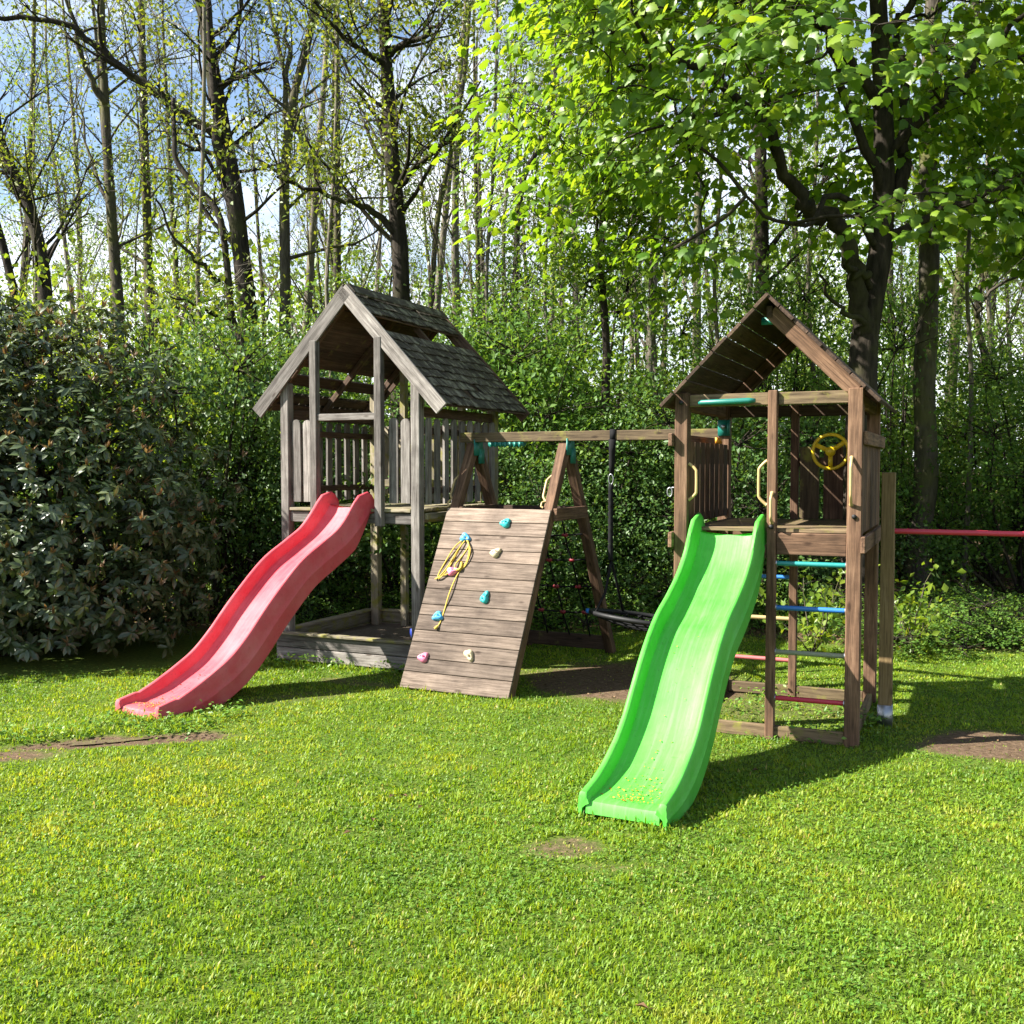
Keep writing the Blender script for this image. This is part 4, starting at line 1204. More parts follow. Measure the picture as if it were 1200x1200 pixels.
for px, y in ((30, 20), (110, 23), (160, 20.5), (215, 26), (250, 22), (345, 27), (395, 24), (425, 21), (485, 19.5), (540, 25), (590, 21), (650, 20), (690, 26), (745, 24), (800, 19.5), (860, 27), (925, 21), (985, 25), (1060, 20.5), (1115, 26), (1165, 20), (1215, 24)):
    place_tree(5 if rf.random() < .6 else 4, (px - 600) / 1200 * y, y, rf.uniform(.45, .72), rf.uniform(0, 6.28))
for px, y in ((20, 24), (70, 21), (85, 27), (105, 33), (150, 26), (190, 29), (205, 22), (225, 34), (310, 25), (350, 23), (372, 30), (385, 21), (400, 36), (420, 27), (437, 33), (488, 24), (515, 30), (535, 22), (548, 35), (565, 27), (580, 32), (625, 25), (640, 34), (662, 29), (680, 23), (735, 31), (758, 22), (790, 28), (815, 21), (845, 33), (870, 25), (935, 29), (960, 23), (1045, 26), (1062, 32), (1118, 22), (1140, 30), (1180, 25), (1196, 35), (1240, 23), (1290, 29), (-40, 30), (-60, 22), (-120, 27), (45, 38), (330, 42), (600, 41)):
    x = (px - 600) / 1200 * y
    k = rf.choice((0, 1, 2, 3)) if px < 640 else rf.choice((0, 2, 3, 4, 5, 4))
    place_tree(k, x, y + rf.uniform(-.5, .5), rf.uniform(.85, 1.2), rf.uniform(0, 6.28))

# ------------------------------------------------------------------ shrubs at the wood's edge
def shrub(seed, h, w, n, leaf, size, lumps=11, bark='bark_dark', holes=.0):
    r = np.random.default_rng(500 + seed)
    C = np.stack([r.normal(0, w * .42, lumps), r.normal(0, w * .36, lumps), h * r.uniform(.10, .92, lumps)], 1)
    C[:, :2] *= (1.15 - .55 * (C[:, 2:] / h))
    Rr = w * r.uniform(.22, .42, lumps)
    st = MB(); tips = []
    for c_, q in zip(C, Rr):
        base = np.array([c_[0] * .2, c_[1] * .2, -.05])
        mid = (base + c_) / 2 + np.array([r.normal(0, .15), r.normal(0, .15), .25])
        S = spline([base, mid, c_], 8); st.tube(S, np.linspace(.035, .010, 8), 5, cap=False)
        for _ in range(9):
            d = rand_dirs(1, r)[0]; d[2] = abs(d[2]) * .8
            Q, _d = curve(c_ - d * .1, d, q * 1.05, 4, .15, .0, r); st.tube(Q, np.linspace(.012, .004, 4), 3, cap=False)
    lf = MB()
    # leafy sprays on the lumps
    m_ = n // 14
    k = r.choice(lumps, m_, p=Rr ** 2 / (Rr ** 2).sum())
    d = rand_dirs(m_, r); rad = Rr[k] * r.uniform(.45, 1.12, m_)
    cen = C[k] + d * rad[:, None] * np.array([1, 1, .85])
    cen[:, 2] = np.abs(cen[:, 2] - .1) + .1
    P = np.repeat(cen, 14, 0) + r.normal(0, 1, (m_ * 14, 3)) * np.array([.13, .13, .06]) * (size / .07) ** .6
    nn = len(P)
    out_ = np.repeat(d, 14, 0)
    D = unit(out_ * .6 + r.normal(0, .8, (nn, 3)) + np.array([0, 0, -.15])); Nn = unit(np.array([0, 0, .9]) + out_ * .5 + r.normal(0, .45, (nn, 3)))
    s_ = size * r.uniform(.6, 1.3, nn)
    ti = np.clip(np.repeat(r.random(m_), 14) * .55 + r.random(nn) * .45, 0, 1)
    lf.leaves(P, D, Nn, s_, s_ * r.uniform(.5, .7, nn), tint=ti)
    return lf.mesh('foliage', leaf), st.mesh('stems', bark, True)
SH = {'green': [shrub(k, 4.4, 2.6, 9000, 'shrub_leaf', .075) for k in range(3)],
      'light': [shrub(10 + k, 4.0, 2.4, 7500, 'light_shrub_leaf', .08) for k in range(2)],
      'ivy': [shrub(20 + k, 3.4, 2.4, 8500, 'ivy_leaf', .07) for k in range(2)],
      'low': [shrub(30 + k, 1.0, 1.6, 3000, 'shrub_leaf', .06, lumps=12) for k in range(2)]}
SL = {'green': ('tall mid-green leafy shrub', 'green shrubs at the edge of the wood'),
      'light': ('tall light green leafy shrub', 'light green shrubs at the edge of the wood'),
      'ivy': ('dark glossy evergreen shrub', 'dark evergreen shrubs at the edge of the wood'),
      'low': ('low leafy plant at the wood edge', 'low plants along the wood edge')}
def place_shrub(kind, x, y, sc, sz=None):
    fo, st = rf.choice(SH[kind])
    t = thing('shrub', SL[kind][0] + ' ' + where(600 + 1200 * x / y), 'shrub', (x, y, float(gz(x, y))), rf.uniform(0, 6.28), SL[kind][1])
    t.scale = (sc, sc, sz or sc)
    attach(bpy.data.objects.new('foliage', fo), t); attach(bpy.data.objects.new('stems', st), t)
front = [('ivy', 235, 12.4, .95), ('ivy', 300, 12.8, .95), ('green', 270, 14.2, .95), ('ivy', 390, 13.4, .85), ('ivy', 470, 13.6, .8), ('green', 345, 15.2, .85), ('ivy', 550, 13.6, 1.0), ('green', 560, 15.0, 1.12), ('green', 625, 14.2, 1.08), ('ivy', 640, 13.0, .82), ('ivy', 700, 13.2, .8),
         ('green', 690, 15.2, .98), ('ivy', 770, 13.0, .86), ('green', 760, 14.6, .95), ('ivy', 850, 12.8, .9), ('green', 835, 14.8, .92), ('ivy', 915, 13.0, .85), ('green', 905, 15.2, .88), ('green', 948, 14.9, .85), ('ivy', 945, 13.8, .66), ('green', 1050, 16.8, .95), ('ivy', 1200, 15.4, .8), ('green', 1165, 16.4, .90),
         ('green', 1210, 14.6, .85), ('green', 1280, 14.2, .95), ('light', 1110, 18.0, 1.1), ('light', 1180, 18.4, 1.1), ('light', 960, 17.8, 1.05), ('light', 870, 18.2, 1.1), ('light', 790, 17.6, 1.05), ('light', 1030, 18.8, 1.1), ('light', 1250, 18.4, 1.1), ('light', 720, 18.4, 1.0), ('light', 640, 18.2, 1.0), ('green', 590, 18.0, 1.2), ('light', 520, 17.6, .95), ('light', 440, 18.6, .9), ('light', 360, 18.2, .9), ('light', 260, 17.8, .85), ('green', 190, 16.6, .85), ('light', 130, 18.0, .9),
         ('green', 60, 16.4, .95), ('light', 160, 16.0, .98), ('light', 300, 16.6, .98), ('green', 230, 17.2, 1.05), ('green', 400, 16.8, 1.0), ('light', 0, 18.2, .95), ('green', -60, 16.2, .95), ('green', -130, 15.2, 1.0), ('green', 1360, 16.0, 1.0), ('light', 205, 15.0, .72)]
for k, (kind, px, y, sc) in enumerate(front):
    place_shrub(kind, (px - 600) / 1200 * y, y, sc * rf.uniform(.9, 1.08), sc * rf.uniform(.72, 1.28))
for px, y in ((560, 12.0), (610, 12.3), (660, 12.0), (700, 12.4), (745, 12.1), (790, 12.4), (835, 12.0), (880, 12.3), (925, 12.0), (965, 12.2), (1010, 11.8), (1040, 12.4), (1125, 12.6), (1140, 11.4), (1180, 11.9), (1215, 11.2), (1250, 11.7), (1120, 10.9), (1165, 10.7), (1075, 10.8), (380, 12.6), (440, 12.4), (500, 12.6)):
    place_shrub('low', (px - 600) / 1200 * y, y, rf.uniform(.55, .85), rf.uniform(.35, .6))

# a bright young bush behind the brown tower's foot
def lime(label, x, y, sc, seed, ns_=9, per=7, spr=.09):
    r = np.random.default_rng(seed)
    t = thing('shrub', label, 'shrub', (x, y, float(gz(x, y))))
    st = MB(); lf = MB(); tips = []
    for _ in range(ns_):
        a = r.uniform(0, 6.28); Q, _d = curve((0, 0, 0), (math.cos(a) * .5 / max(sc, 1) ** .8, math.sin(a) * .5 / max(sc, 1) ** .8, 1), sc * r.uniform(.6, 1.1), 6, .18 / max(sc, 1) ** .3, 0, r)
        st.tube(Q, np.linspace(.008, .003, 6), 4); tips += list(Q[1:] if sc < 2 else spline(Q[2:], 9))
    st.build('stems', 'bark_grey', t, True)
    leaf_cloud(lf, tips, per, spr, .085, r); lf.build('foliage', 'lime_leaf', t)
lime('small lime green bush between the ladder and the tan post', 3.0, 10.2, .95, 71)
lime('small lime green bush beyond the foot of the tan post', 4.05, 10.3, .85, 72)
lime('tall yellow-green sapling coming into leaf behind the glossy bush', -5.35, 12.9, 4.6, 73, 26, 16, .2)
lime('smaller yellow-green sapling behind the glossy bush, nearer the shingled tower', -4.45, 12.7, 4.0, 74, 18, 12, .2)

# far wood: one mass of leaves beyond the trunks
mb = MB()
n = 72000
fx = rng.uniform(-55, 60, n); fy = rng.uniform(24, 60, n)
top = 2.2 + fy * .17 + (fbm(fx, fy * .3, .22, 61) - .5) * 9.5 + np.where(fx > 4, 2.5, 0)
fzz = rng.random(n) ** .8 * np.clip(top, .6, 14)
P = np.stack([fx, fy, fzz], 1)
mb.leaves(P, rand_dirs(n), unit(rng.normal(0, .5, (n, 3)) + np.array([0, 0, 1])), rng.uniform(.16, .40, n), rng.uniform(.12, .26, n), tint=np.clip(fbm(fx, fy, .35, 62) * .7 + rng.random(n) * .4 - .05, 0, 1))
o = mb.build('far_wood', 'light_shrub_leaf')
tag(o, 'pale green mass of leaves deep in the wood', 'woodland', kind='stuff')

# ------------------------------------------------------------------ rhododendron
def rhodo():
    r = np.random.default_rng(900)
    base = np.array([-4.85, 10.55, 0.0])
    t = thing('rhododendron', 'big dark glossy-leaved bush with brown buds beside the red slide', 'bush', tuple(base))
    lump = [((0, 0, 1.55), (1.75, 1.55, 1.75)), ((-.9, .3, 2.3), (1.3, 1.2, 1.35)), ((.35, -.35, 1.2), (1.45, 1.2, 1.25)), ((.2, .4, 2.6), (.95, 1.0, .95)), ((-1.6, -.6, 1.3), (1.2, 1.2, 1.35)), ((.75, .1, .7), (.9, .95, .8)), ((-.6, -1.0, .9), (1.1, .85, .95)), ((-2.2, .4, 1.8), (1.3, 1.2, 1.6)), ((-.9, -.4, 2.75), (.95, .95, 1.0))]
    st = MB()
    for c_, q in lump:
        for _ in range(6):
            d = rand_dirs(1, r)[0]; d[2] = abs(d[2])
            e = np.array(c_) + d * np.array(q) * .85
            S = spline([(c_[0] * .3 + r.normal(0, .15), c_[1] * .3, -.05), np.array(c_) * .6 + r.normal(0, .15, 3), e], 9)
            st.tube(S, np.linspace(.04, .010, 9), 5, cap=False)
    st.build('stems', 'bark_dark', t, True)
    V = np.array([q[0] * q[1] + q[0] * q[2] + q[1] * q[2] for c_, q in lump]); k = r.choice(len(lump), 5600, p=V / V.sum())
    d = rand_dirs(5600, r); C = np.array([l[0] for l in lump])[k]; Q = np.array([l[1] for l in lump])[k]
    depth = np.where(r.random(5600) < .72, r.uniform(.88, 1.12, 5600), r.uniform(.55, .88, 5600))
    noise = 1 + .10 * np.sin(d[:, 0] * 9 + k) * np.sin(d[:, 2] * 8 + 1) + .05 * np.sin(d[:, 1] * 17)
    P = C + d * Q * (depth * noise)[:, None]
    P = P[P[:, 2] > .12]; d = unit(np.stack([0 * P[:, 0], 0 * P[:, 0], 0 * P[:, 0]], 1) + (d[:len(P)] if False else P - np.array([-.5, .1, 1.2])))
    n = len(P)
    ax = unit(d * .8 + np.array([0, 0, .75]) + r.normal(0, .25, (n, 3)))
    u = unit(np.cross(ax, r.normal(size=(n, 3)))); w = np.cross(ax, u)
    lf = MB(); LP, LD, LN, LL = [], [], [], []
    per = 8
    tint0 = r.random(n)
    for j in range(per):
        a = j * 2.399 + r.uniform(-.25, .25, n) + tint0 * 6
        rad = u * np.cos(a)[:, None] + w * np.sin(a)[:, None]
        tilt = r.uniform(-.55, .25, n)[:, None]
        D = unit(rad + ax * tilt)
        LP.append(P + ax * r.uniform(-.03, .04, n)[:, None]); LD.append(D); LN.append(unit(ax - rad * tilt)); LL.append(r.uniform(.075, .13, n))
    LP, LD, LN, LL = np.concatenate(LP), np.concatenate(LD), np.concatenate(LN), np.concatenate(LL)
    tint = np.clip(np.tile(tint0, per) * .6 + r.random(n * per) * .4, 0, 1)
    # the leaves nearest the lawn side are leaves of their own
    W = LP + base; X, Yp, dd = proj(W)
    facing = unit(np.array([0, 0, CAM_H]) - W); vis = (X > -10) & (X < 250) & (Yp > 340) & (Yp < 790)
    score = np.where(vis, dd - .8 * np.abs((LN * facing).sum(1)), 99)
    pick = np.argsort(score)[:260]; mask = np.ones(len(LP), bool); mask[pick] = False
    lf.oval(LP[mask], LD[mask], LN[mask], LL[mask], LL[mask] * .40, tint[mask])
    o = lf.build('foliage', 'rhodo_leaf', t); o['kind'] = 'stuff'
    leafm = MB(); leafm.oval(np.zeros((1, 3)), np.array([[1.0, 0, 0]]), np.array([[0, 0, 1.0]]), np.array([1.0]), np.array([.40]), np.array([.55]))
    lm = leafm.mesh('leaf', 'rhodo_leaf')
    for i in pick:
        x = Vector(LD[i]); z = Vector(LN[i]); y = z.cross(x).normalized(); z = x.cross(y)
        M = Matrix((x, y, z)).transposed().to_4x4() @ Matrix.Scale(LL[i], 4); M.translation = Vector(LP[i])
        attach(bpy.data.objects.new('leaf', lm), t, M)
    # brown bud tufts
    kk = r.random(n) < .22; nb_ = kk.sum(); bd = MB()
    for j in range(6):
        dirs = unit(ax[kk] + r.normal(0, .35, (nb_, 3)))
        bd.leaves(P[kk] + ax[kk] * .02, dirs, rand_dirs(nb_, r), r.uniform(.06, .11, nb_), r.uniform(.018, .03, nb_), tint=r.random(nb_))
    o = bd.build('buds', 'bud', t); o['kind'] = 'stuff'
rhodo()

# ------------------------------------------------------------------ the big maple over the brown tower
def maple():
    r = np.random.default_rng(1200)
    Y = 12.0
    tr = px_path([(1008, 560), (1010, 470), (1013, 400), (1022, 345), (1032, 290), (1036, 200), (1034, 100), (1028, -20), (1020, -200)], Y)
    root = tr[0].copy()
    t = thing('maple_tree', 'big maple in fresh green leaf spreading over the brown tower', 'tree', tuple(root))
    S = spline(tr, 36) - root; f = np.linspace(0, 1, 36)
    mb = MB(); mb.tube(S, (.20 - .12 * f) * (1 + .3 * np.exp(-f * 16)), 12); mb.build('trunk', 'bark_dark', t, True)
    limb_px = [([(1014, 400), (996, 360), (985, 310), (962, 275), (925, 265), (900, 240), (868, 190), (812, 145), (740, 120)], 25, -1.6),
               ([(1024, 345), (1000, 330), (975, 330), (958, 318)], 12, -1.0), ([(1012, 410), (1000, 380), (962, 365), (940, 340)], 9, -.8),
               ([(1034, 260), (1062, 200), (1072, 100), (1066, 0)], 22, .4), ([(1034, 230), (990, 150), (950, 60), (930, -40)], 14, -1.0),
               ([(1036, 190), (1090, 130), (1140, 70), (1200, 20)], 12, -.9), ([(1030, 120), (960, 60), (860, 20), (700, -10), (600, 20)], 13, -1.8),
               ([(1033, 285), (1090, 255), (1150, 240), (1230, 235)], 11, -1.4), ([(1025, 60), (1100, -40), (1180, -100)], 11, -1.2), ([(1020, -60), (900, -120), (760, -160)], 12, -1.0), ([(1034, 300), (960, 250), (900, 300), (820, 290)], 9, -2.2)]
    limbs = []
    for pts, w, sh in limb_px:
        Q = px_path(pts, Y, False); Q[:, 1] += np.linspace(0, 1, len(Q)) * sh * 1.0
        k = np.argmin(np.linalg.norm(S + root - Q[0], axis=1)); Q[0] = S[k] + root
        Q = spline(Q, 4 * len(Q)) - root; Q[2:] += r.normal(0, .03, Q[2:].shape)
        rl = w / 2 * Y / 1200; lm = MB(); lm.tube(Q, np.linspace(rl, rl * .3, len(Q)), 8, cap=False); lm.build('limb', 'bark_dark', t, True)
        limbs.append(Q)
    LPs = np.concatenate(limbs + [S[14:]])
    # leafy sprays through the crown
    low = lambda X: np.interp(X, [480, 520, 570, 600, 680, 705, 740, 790, 840, 900, 1000, 1100, 1200, 1400], [60, 150, 200, 300, 315, 265, 375, 385, 345, 310, 305, 295, 345, 350])
    cen = []
    while len(cen) < 800:
        p = np.array([r.uniform(-1.2, 9.5), r.uniform(8.2, 14.5), r.uniform(3.6, 10.5)])
        e = ((p[0] - 4.0) / 5.2) ** 2 + ((p[1] - 11.4) / 3.4) ** 2 + ((p[2] - 6.3) / 4.4) ** 2
        if e > 1: continue
        if e < .35 and r.random() < .6: continue
        if p[0] < 1.7 and p[1] < 9.3: continue
        X, Yp, _d = proj(p + np.array([0, 0, -.2]))
        if X < 545 + 26 * r.random() or Yp > low(X) - 12: continue
        if X < 640 and r.random() < .25: continue
        if vnoise(p[0] * 1.1 + p[1] * .4, p[2] * 1.3 + p[1] * .3, 1.0, 33) < .44: continue
        if fbm(X / 60., Yp / 60., 1.0, 35, 2) < .35: continue
        if abs(X - 1035) < 60 and p[1] < 12 and r.random() < .55: continue
        if X > 900 and p[1] < 9.6 and r.random() < .5: continue
        cen.append(p)
    cen = np.array(cen) - root
    tw = MB(); P_, D_, N_, S_, T_ = [], [], [], [], []
    tc_ = np.array([4.0, 11.4, 5.2]) - root
    d0 = np.array([np.linalg.norm(LPs - c_, axis=1).min() for c_ in cen])
    cen = cen[np.argsort(d0)]; nodes = list(LPs); thick = [.022] * len(nodes)
    for c_ in cen:
        A_ = np.array(nodes); k = int(np.argmin(np.linalg.norm(A_ - c_, axis=1))); a = A_[k]
        mid = (a + c_) / 2 + np.array([r.normal(0, .06), r.normal(0, .06), r.uniform(-.02, .10)])
        t1 = max(thick[k] * .72, .005)
        tw.tube(spline([a, mid, c_], 7), np.linspace(min(thick[k], .02), t1, 7), 4, cap=False)
        nodes.append(c_); thick.append(t1); nodes.append(mid); thick.append(t1)
        od = c_ - tc_; od[2] = 0; od = od / (np.linalg.norm(od) + 1e-6)
        n = int(r.integers(30, 44)); 
        q = r.normal(0, 1, (n, 3)) * np.array([.36, .36, .075])
        q[:, 2] -= .12 * (q[:, 0] ** 2 + q[:, 1] ** 2) / .16 * .6
        for m_ in range(4):
            e = c_ + q[m_]; tw.tube([c_, (c_ + e) / 2 + np.array([0, 0, .03]), e], [.005, .004, .002], 3, cap=False)
        P_.append(c_ + q)
        dd = q.copy(); dd[:, 2] = 0
        D_.append(unit(dd / .36 + od * .8 + r.normal(0, .5, (n, 3)) + np.array([0, 0, -1.0])))
        N_.append(unit(r.normal(0, .38, (n, 3)) + np.array([0, 0, .85]) + od * .8))
        S_.append(r.uniform(.07, .145, n)); T_.append(np.clip(r.random() * .45 + r.random(n) * .55, 0, 1))
    tw.build('twigs', 'bark_dark', t, True)
    P_, D_, N_, S_, T_ = map(np.concatenate, (P_, D_, N_, S_, T_))
    # lobed leaf outline, x along the blade
    ol = np.array([(0, 0), (-.04, .16), (.04, .36), (.16, .36), (.27, .50), (.42, .48), (.48, .34), (.66, .32), (.78, .18), (1.0, 0), (.78, -.18), (.66, -.32), (.48, -.34), (.42, -.48), (.27, -.50), (.16, -.36), (.04, -.36), (-.04, -.16)])
    zz = -.22 * ol[:, 0] ** 2 - .35 * ol[:, 1] ** 2
    ol3 = np.concatenate([np.stack([ol[:, 0], ol[:, 1], zz], 1), [[.30, 0, .03]]])
    m_ = len(ol); tri = np.array([(k, (k + 1) % m_, m_) for k in range(m_)])
    def blades(idx, mbx):
        D = unit(D_[idx]); Sx = unit(np.cross(N_[idx], D)); Nn = np.cross(D, Sx)
        V = P_[idx][:, None] + S_[idx][:, None, None] * (ol3[None, :, 0:1] * D[:, None] + ol3[None, :, 1:2] * Sx[:, None] + ol3[None, :, 2:3] * Nn[:, None])
        n = len(idx); T = (np.arange(n)[:, None, None] * (m_ + 1) + tri[None]).reshape(-1, 3)
        mbx.add(V.reshape(-1, 3), T, None, np.repeat(T_[idx], m_ + 1))
    W = P_ + root; X, Yp, dd = proj(W); vis = (X > 515) & (X < 1195) & (Yp > 5)
    pick = np.argsort(np.where(vis, dd, 99))[:290]; mask = np.ones(len(P_), bool); mask[pick] = False
    cm = MB(); blades(np.nonzero(mask)[0], cm); o = cm.build('crown', 'maple_leaf', t); o['kind'] = 'stuff'
    lfs = []
    for tv in (.2, .5, .8):
        q = MB(); q.add(ol3, tri, None, tv); lfs.append(q.mesh('leaf', 'maple_leaf'))
    for i in pick:
        x = Vector(D_[i]).normalized(); y = Vector(N_[i]).cross(x).normalized(); z = x.cross(y)
        M = Matrix((x, y, z)).transposed().to_4x4() @ Matrix.Scale(S_[i], 4); M.translation = Vector(P_[i])
        attach(bpy.data.objects.new('leaf', lfs[min(int(T_[i] * 3), 2)]), t, M)
maple()

# ------------------------------------------------------------------ lawn
def sample_lawn(n, dens_p, ymin, ymax, marg=1.8):
    """points over the lawn, thinned with distance"""
    y = ymin + (ymax - ymin) * rng.random(n * 3) ** dens_p
    x = (rng.random(n * 3) - .5) * 2 * (.5 * y + marg)
    return x, y
def grass():
    mb = MB()
    nT = 580000
    u = rng.random(nT)
    # density falls as y^-1.5 while the strip widens: inverse-sample on a table
    yy = np.linspace(2.5, 12.4, 400); w = yy ** -1.45 * (yy + 3.6); cdf = np.cumsum(w); cdf /= cdf[-1]
    y = np.interp(u, cdf, yy); x = (rng.random(nT) - .5) * (y + 3.6)
    d = dirt(x, y)
    inbox = np.zeros(nT, bool)
    cL, sL = math.cos(YAW), math.sin(YAW)
    lx = (x - LT[0]) * cL + (y - LT[1]) * sL; ly = -(x - LT[0]) * sL + (y - LT[1]) * cL
    inbox |= (np.abs(lx) < .82) & (ly > -.05) & (ly < DEP + .06)
    bush = ((x + 4.7) / 2.3) ** 2 + ((y - 10.6) / 1.7) ** 2 < .8
    dn = np.clip(d * 1.15 + (vnoise(x, y, 16, 75) - .5) * .9 * (d > .03), 0, .96)
    keep = (rng.random(nT) > dn) & ~inbox & ~bush
    x, y, d = x[keep], y[keep], d[keep]
    n = len(x); z = gz(x, y)
    clump = fbm(x, y, 11, 71, 3); patch = .55 * fbm(x, y, .8, 72, 4) + .45 * fbm(x, y, 3.2, 76, 3); fine = vnoise(x, y, 30, 73)
    L_ = (.017 + .022 * rng.random(n)) * (.35 + 1.3 * clump ** 1.3) * (1 - .5 * np.clip(d * 1.4, 0, 1))
    # longer grass round posts, slide feet and sandbox
    tall = np.zeros(n)
    for cx, cyy, rr in [(*Rf(u_, v_)[:2], .13) for u_, v_ in ((0, 0), (-W2, 0), (0, D2), (-W2, D2), (-.54, 0))] + [(*Lf(u_, -.10)[:2], .22) for u_ in np.linspace(-.8, .3, 6)] + [(*RSf(.12 * k - .25, -2.36)[:2], .14) for k in range(5)] + [(*GSf(.12 * k - .25, -1.98)[:2], .12) for k in range(5)] + [(*Cf(-1 + .25 * k, -1.22)[:2], .10) for k in range(5)] + [(2.7, 7.34, .12), (-2.45, 7.35, .25), (-2.95, 7.2, .3), (-3.4, 7.05, .3)]:
        tall = np.maximum(tall, np.clip(1.3 - np.hypot(x - cx, y - cyy) / rr, 0, 1))
    L_ *= 1 + 1.6 * tall * rng.random(n)
    W_ = (.0022 + .0020 * rng.random(n)) * (y / 3.4) ** .75
    a = rng.uniform(0, 2 * math.pi, n); lean = np.abs(rng.normal(.55, .35, n))
    dx, dy = np.cos(a), np.sin(a)
    up = np.cos(np.clip(lean, 0, 1.35)); si = np.sin(np.clip(lean, 0, 1.35))
    B = np.stack([x, y, z - .004], 1)
    side = np.stack([-dy, dx, 0 * dx], 1) * W_[:, None]
    mid = B + np.stack([dx * si * .35, dy * si * .35, up * .62], 1) * L_[:, None]
    tip = B + np.stack([dx * si * 1.05, dy * si * 1.05, up * .92], 1) * L_[:, None]
    straw = rng.random(n) < (.035 + .10 * np.clip(d * 2, 0, 1))
    tint = np.clip(.38 + (patch - .5) * 1.15 + (clump - .5) * .5 + (fine - .5) * .35 + rng.normal(0, .12, n), 0, .82)
    tint = np.where(straw, rng.uniform(.85, 1, n), tint)
    near = y < 6.2
    Bn, Sn, Mn, Tn = B[near], side[near], mid[near], tip[near]; k = len(Bn)
    V = np.stack([Bn - Sn, Bn + Sn, Mn + Sn * .8, Mn - Sn * .8, Tn], 1).reshape(-1, 3)
    i = np.arange(k)[:, None] * 5
    mb.add(V, np.concatenate([i + [[0, 1, 2]], i + [[0, 2, 3]], i + [[3, 2, 4]]]), None, np.repeat(tint[near], 5))
    f = ~near; k = f.sum()
    V = np.stack([B[f] - side[f] * 1.3, B[f] + side[f] * 1.3, tip[f]], 1).reshape(-1, 3)
    mb.add(V, np.arange(k * 3).reshape(-1, 3), None, np.repeat(tint[f], 3))
    o = mb.build('grass', 'grass_blade'); tag(o, 'short mown lawn grass in the sun', 'grass', kind='stuff')
    # clover and small herbs in the sward
    nC = 60000
    u = rng.random(nC); y = np.interp(u, cdf, yy); x = (rng.random(nC) - .5) * (y + 3.6)
    p = fbm(x, y, 1.3, 81, 3); keep = (rng.random(nC) < np.clip((p - .42) * 5, 0.05, 1)) & (dirt(x, y) < .3) & (y < 9.5)
    x, y = x[keep], y[keep]; n = len(x)
    P = np.stack([x, y, gz(x, y) + rng.uniform(.012, .034, n)], 1); P = np.repeat(P, 3, 0) ; n3 = len(P)
    a = np.repeat(rng.uniform(0, 6.28, n), 3) + np.tile([0, 2.09, 4.19], n)
    s_ = np.repeat(rng.uniform(.007, .013, n), 3)
    D = np.stack([np.cos(a), np.sin(a), rng.normal(.1, .25, n3)], 1)
    cb = MB(); cb.leaves(P, D, np.tile([0, 0, 1.0], (n3, 1)) + rng.normal(0, .25, (n3, 3)), s_, s_ * .95, fold=.1, tint=np.repeat(rng.random(n), 3))
    o = cb.build('clover', 'clover'); tag(o, 'clover leaves mixed into the lawn', 'clover', kind='stuff')
grass()

# weeds: taller leafy plants along the sandbox, slide foot and tower feet
def weeds():
    mb = MB()
    pts = []
    for fr, lst in ((Lf, [(-.55, -.16), (-.35, -.13), (-.1, -.12), (.5, -.14), (.62, -.10), (-.2, -2.55), (.12, -2.62), (.24, -2.4), (-.32, -2.66), (.28, -2.1)]), (Rf, [(-.35, .12), (-.2, .05), (-.1, .5), (-.3, .8), (-.75, 1.2), (-.6, .9), (.06, .2), (.08, .6), (-.9, .6)])):
        pts += [fr(u, v) for u, v in lst]
    pts += [Vector((-3.05, 7.05, 0)), Vector((-3.3, 6.95, 0)), Vector((-2.3, 7.15, 0)), Vector((-3.6, 7.0, 0)), Vector((-2.1, 7.5, 0))]
    for p in pts:
        n = 60
        P = np.array(p) + rng.normal(0, 1, (n, 3)) * np.array([.10, .08, 0]); P[:, 2] = gz(P[:, 0], P[:, 1]) + rng.random(n) * .10
        mb.leaves(P, unit(rng.normal(0, 1, (n, 3)) * np.array([1, 1, .35]) + np.array([0, 0, .25])), unit(rng.normal(0, .4, (n, 3)) + np.array([0, 0, 1])), rng.uniform(.02, .055, n), rng.uniform(.014, .03, n), tint=rng.random(n))
    o = mb.build('weeds', 'clover'); tag(o, 'small leafy weeds along the sandbox and post feet', 'weeds', kind='stuff')
weeds()
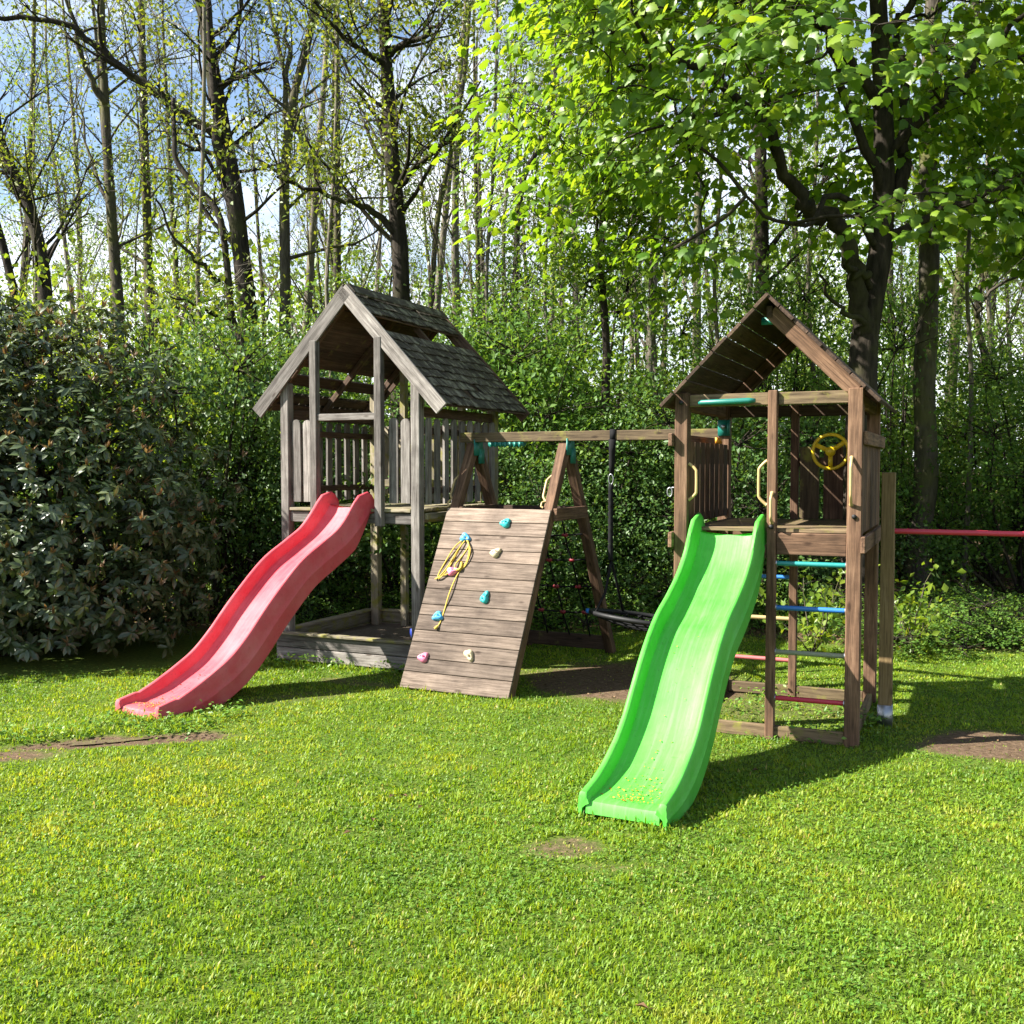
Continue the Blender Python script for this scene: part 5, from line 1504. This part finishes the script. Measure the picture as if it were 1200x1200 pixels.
# leaf litter on the woodland floor, bare soil crumbs
def litter():
    n = 26000
    y = rng.uniform(9.8, 24, n); x = (rng.random(n) - .5) * (y * 1.15 + 4)
    k = dirt(x, y) > .5; x, y = x[k], y[k]; n = len(x)
    mb = MB(); P = np.stack([x, y, gz(x, y) + .012], 1)
    mb.leaves(P, unit(rng.normal(0, 1, (n, 3)) * np.array([1, 1, .25])), unit(rng.normal(0, .35, (n, 3)) + np.array([0, 0, 1])), rng.uniform(.04, .10, n), rng.uniform(.025, .06, n), tint=rng.random(n))
    o = mb.build('leaf_litter', 'litter'); tag(o, 'brown dead leaves on the floor of the wood', 'leaf litter', kind='stuff')
    # ground cover creeping out of the wood
    n = 42000
    y = rng.uniform(9.9, 15.5, n); x = (rng.random(n) - .5) * (y * 1.2 + 3)
    k = (dirt(x, y) > .35) & (rng.random(n) < np.clip((fbm(x, y, 1.2, 91) - .36) * 4, 0, 1)) & ~(((x - 1.1) / 1.4) ** 2 + ((y - 8.95) / 1.3) ** 2 < 1)
    x, y = x[k], y[k]; n = len(x); mb = MB()
    P = np.stack([x, y, gz(x, y) + rng.random(n) ** 1.5 * .20], 1)
    mb.leaves(P, unit(rng.normal(0, 1, (n, 3)) * np.array([1, 1, .5])), unit(rng.normal(0, .4, (n, 3)) + np.array([0, 0, 1])), rng.uniform(.035, .075, n), rng.uniform(.025, .05, n), tint=rng.random(n))
    o = mb.build('ground_cover', 'shrub_leaf'); tag(o, 'low leafy ground cover where the lawn meets the wood', 'ground cover', kind='stuff')
    # crumbs and old leaves on the worn soil
    n = 2600
    x = rng.uniform(-3.8, 4.3, n); y = rng.uniform(4.6, 10.2, n); k = (dirt(x, y) > .55); x, y = x[k], y[k]; n = len(x); mb = MB()
    P = np.stack([x, y, gz(x, y) + .008], 1)
    mb.leaves(P, unit(rng.normal(0, 1, (n, 3)) * np.array([1, 1, .2])), unit(rng.normal(0, .4, (n, 3)) + np.array([0, 0, 1])), rng.uniform(.01, .04, n), rng.uniform(.006, .022, n), tint=rng.random(n))
    o = mb.build('soil_litter', 'litter'); tag(o, 'twigs and crumbs lying on the worn bare soil', 'litter', kind='stuff')
litter()
# a few dead leaves lying on the lawn
for k, (px, py) in enumerate([(470, 932), (490, 947), (412, 975), (462, 932), (436, 960), (305, 1035), (890, 905), (760, 1185)]):
    r_ = ray(px, py); t_ = (0.02 - CAM_H) / r_.z; p = Vector((0, 0, CAM_H)) + r_ * t_
    mb = MB(); a = random.uniform(0, 6.28)
    mb.leaves(np.zeros((1, 3)), np.array([[math.cos(a), math.sin(a), .1]]), np.array([[.2, .1, 1.0]]), .05, .028, fold=.35, droop=.1, tint=random.random() * .6)
    mb.leaves(np.zeros((1, 3)), np.array([[-math.cos(a), -math.sin(a), .2]]), np.array([[.2, -.1, 1.0]]), .02, .004, tint=.2)
    o = mb.build('fallen_leaf', 'litter'); o.location = (p.x, p.y, float(gz(p.x, p.y)) + .028)
    tag(o, 'single brown dead leaf lying on the open lawn', 'leaf', 'dead leaves on the lawn')
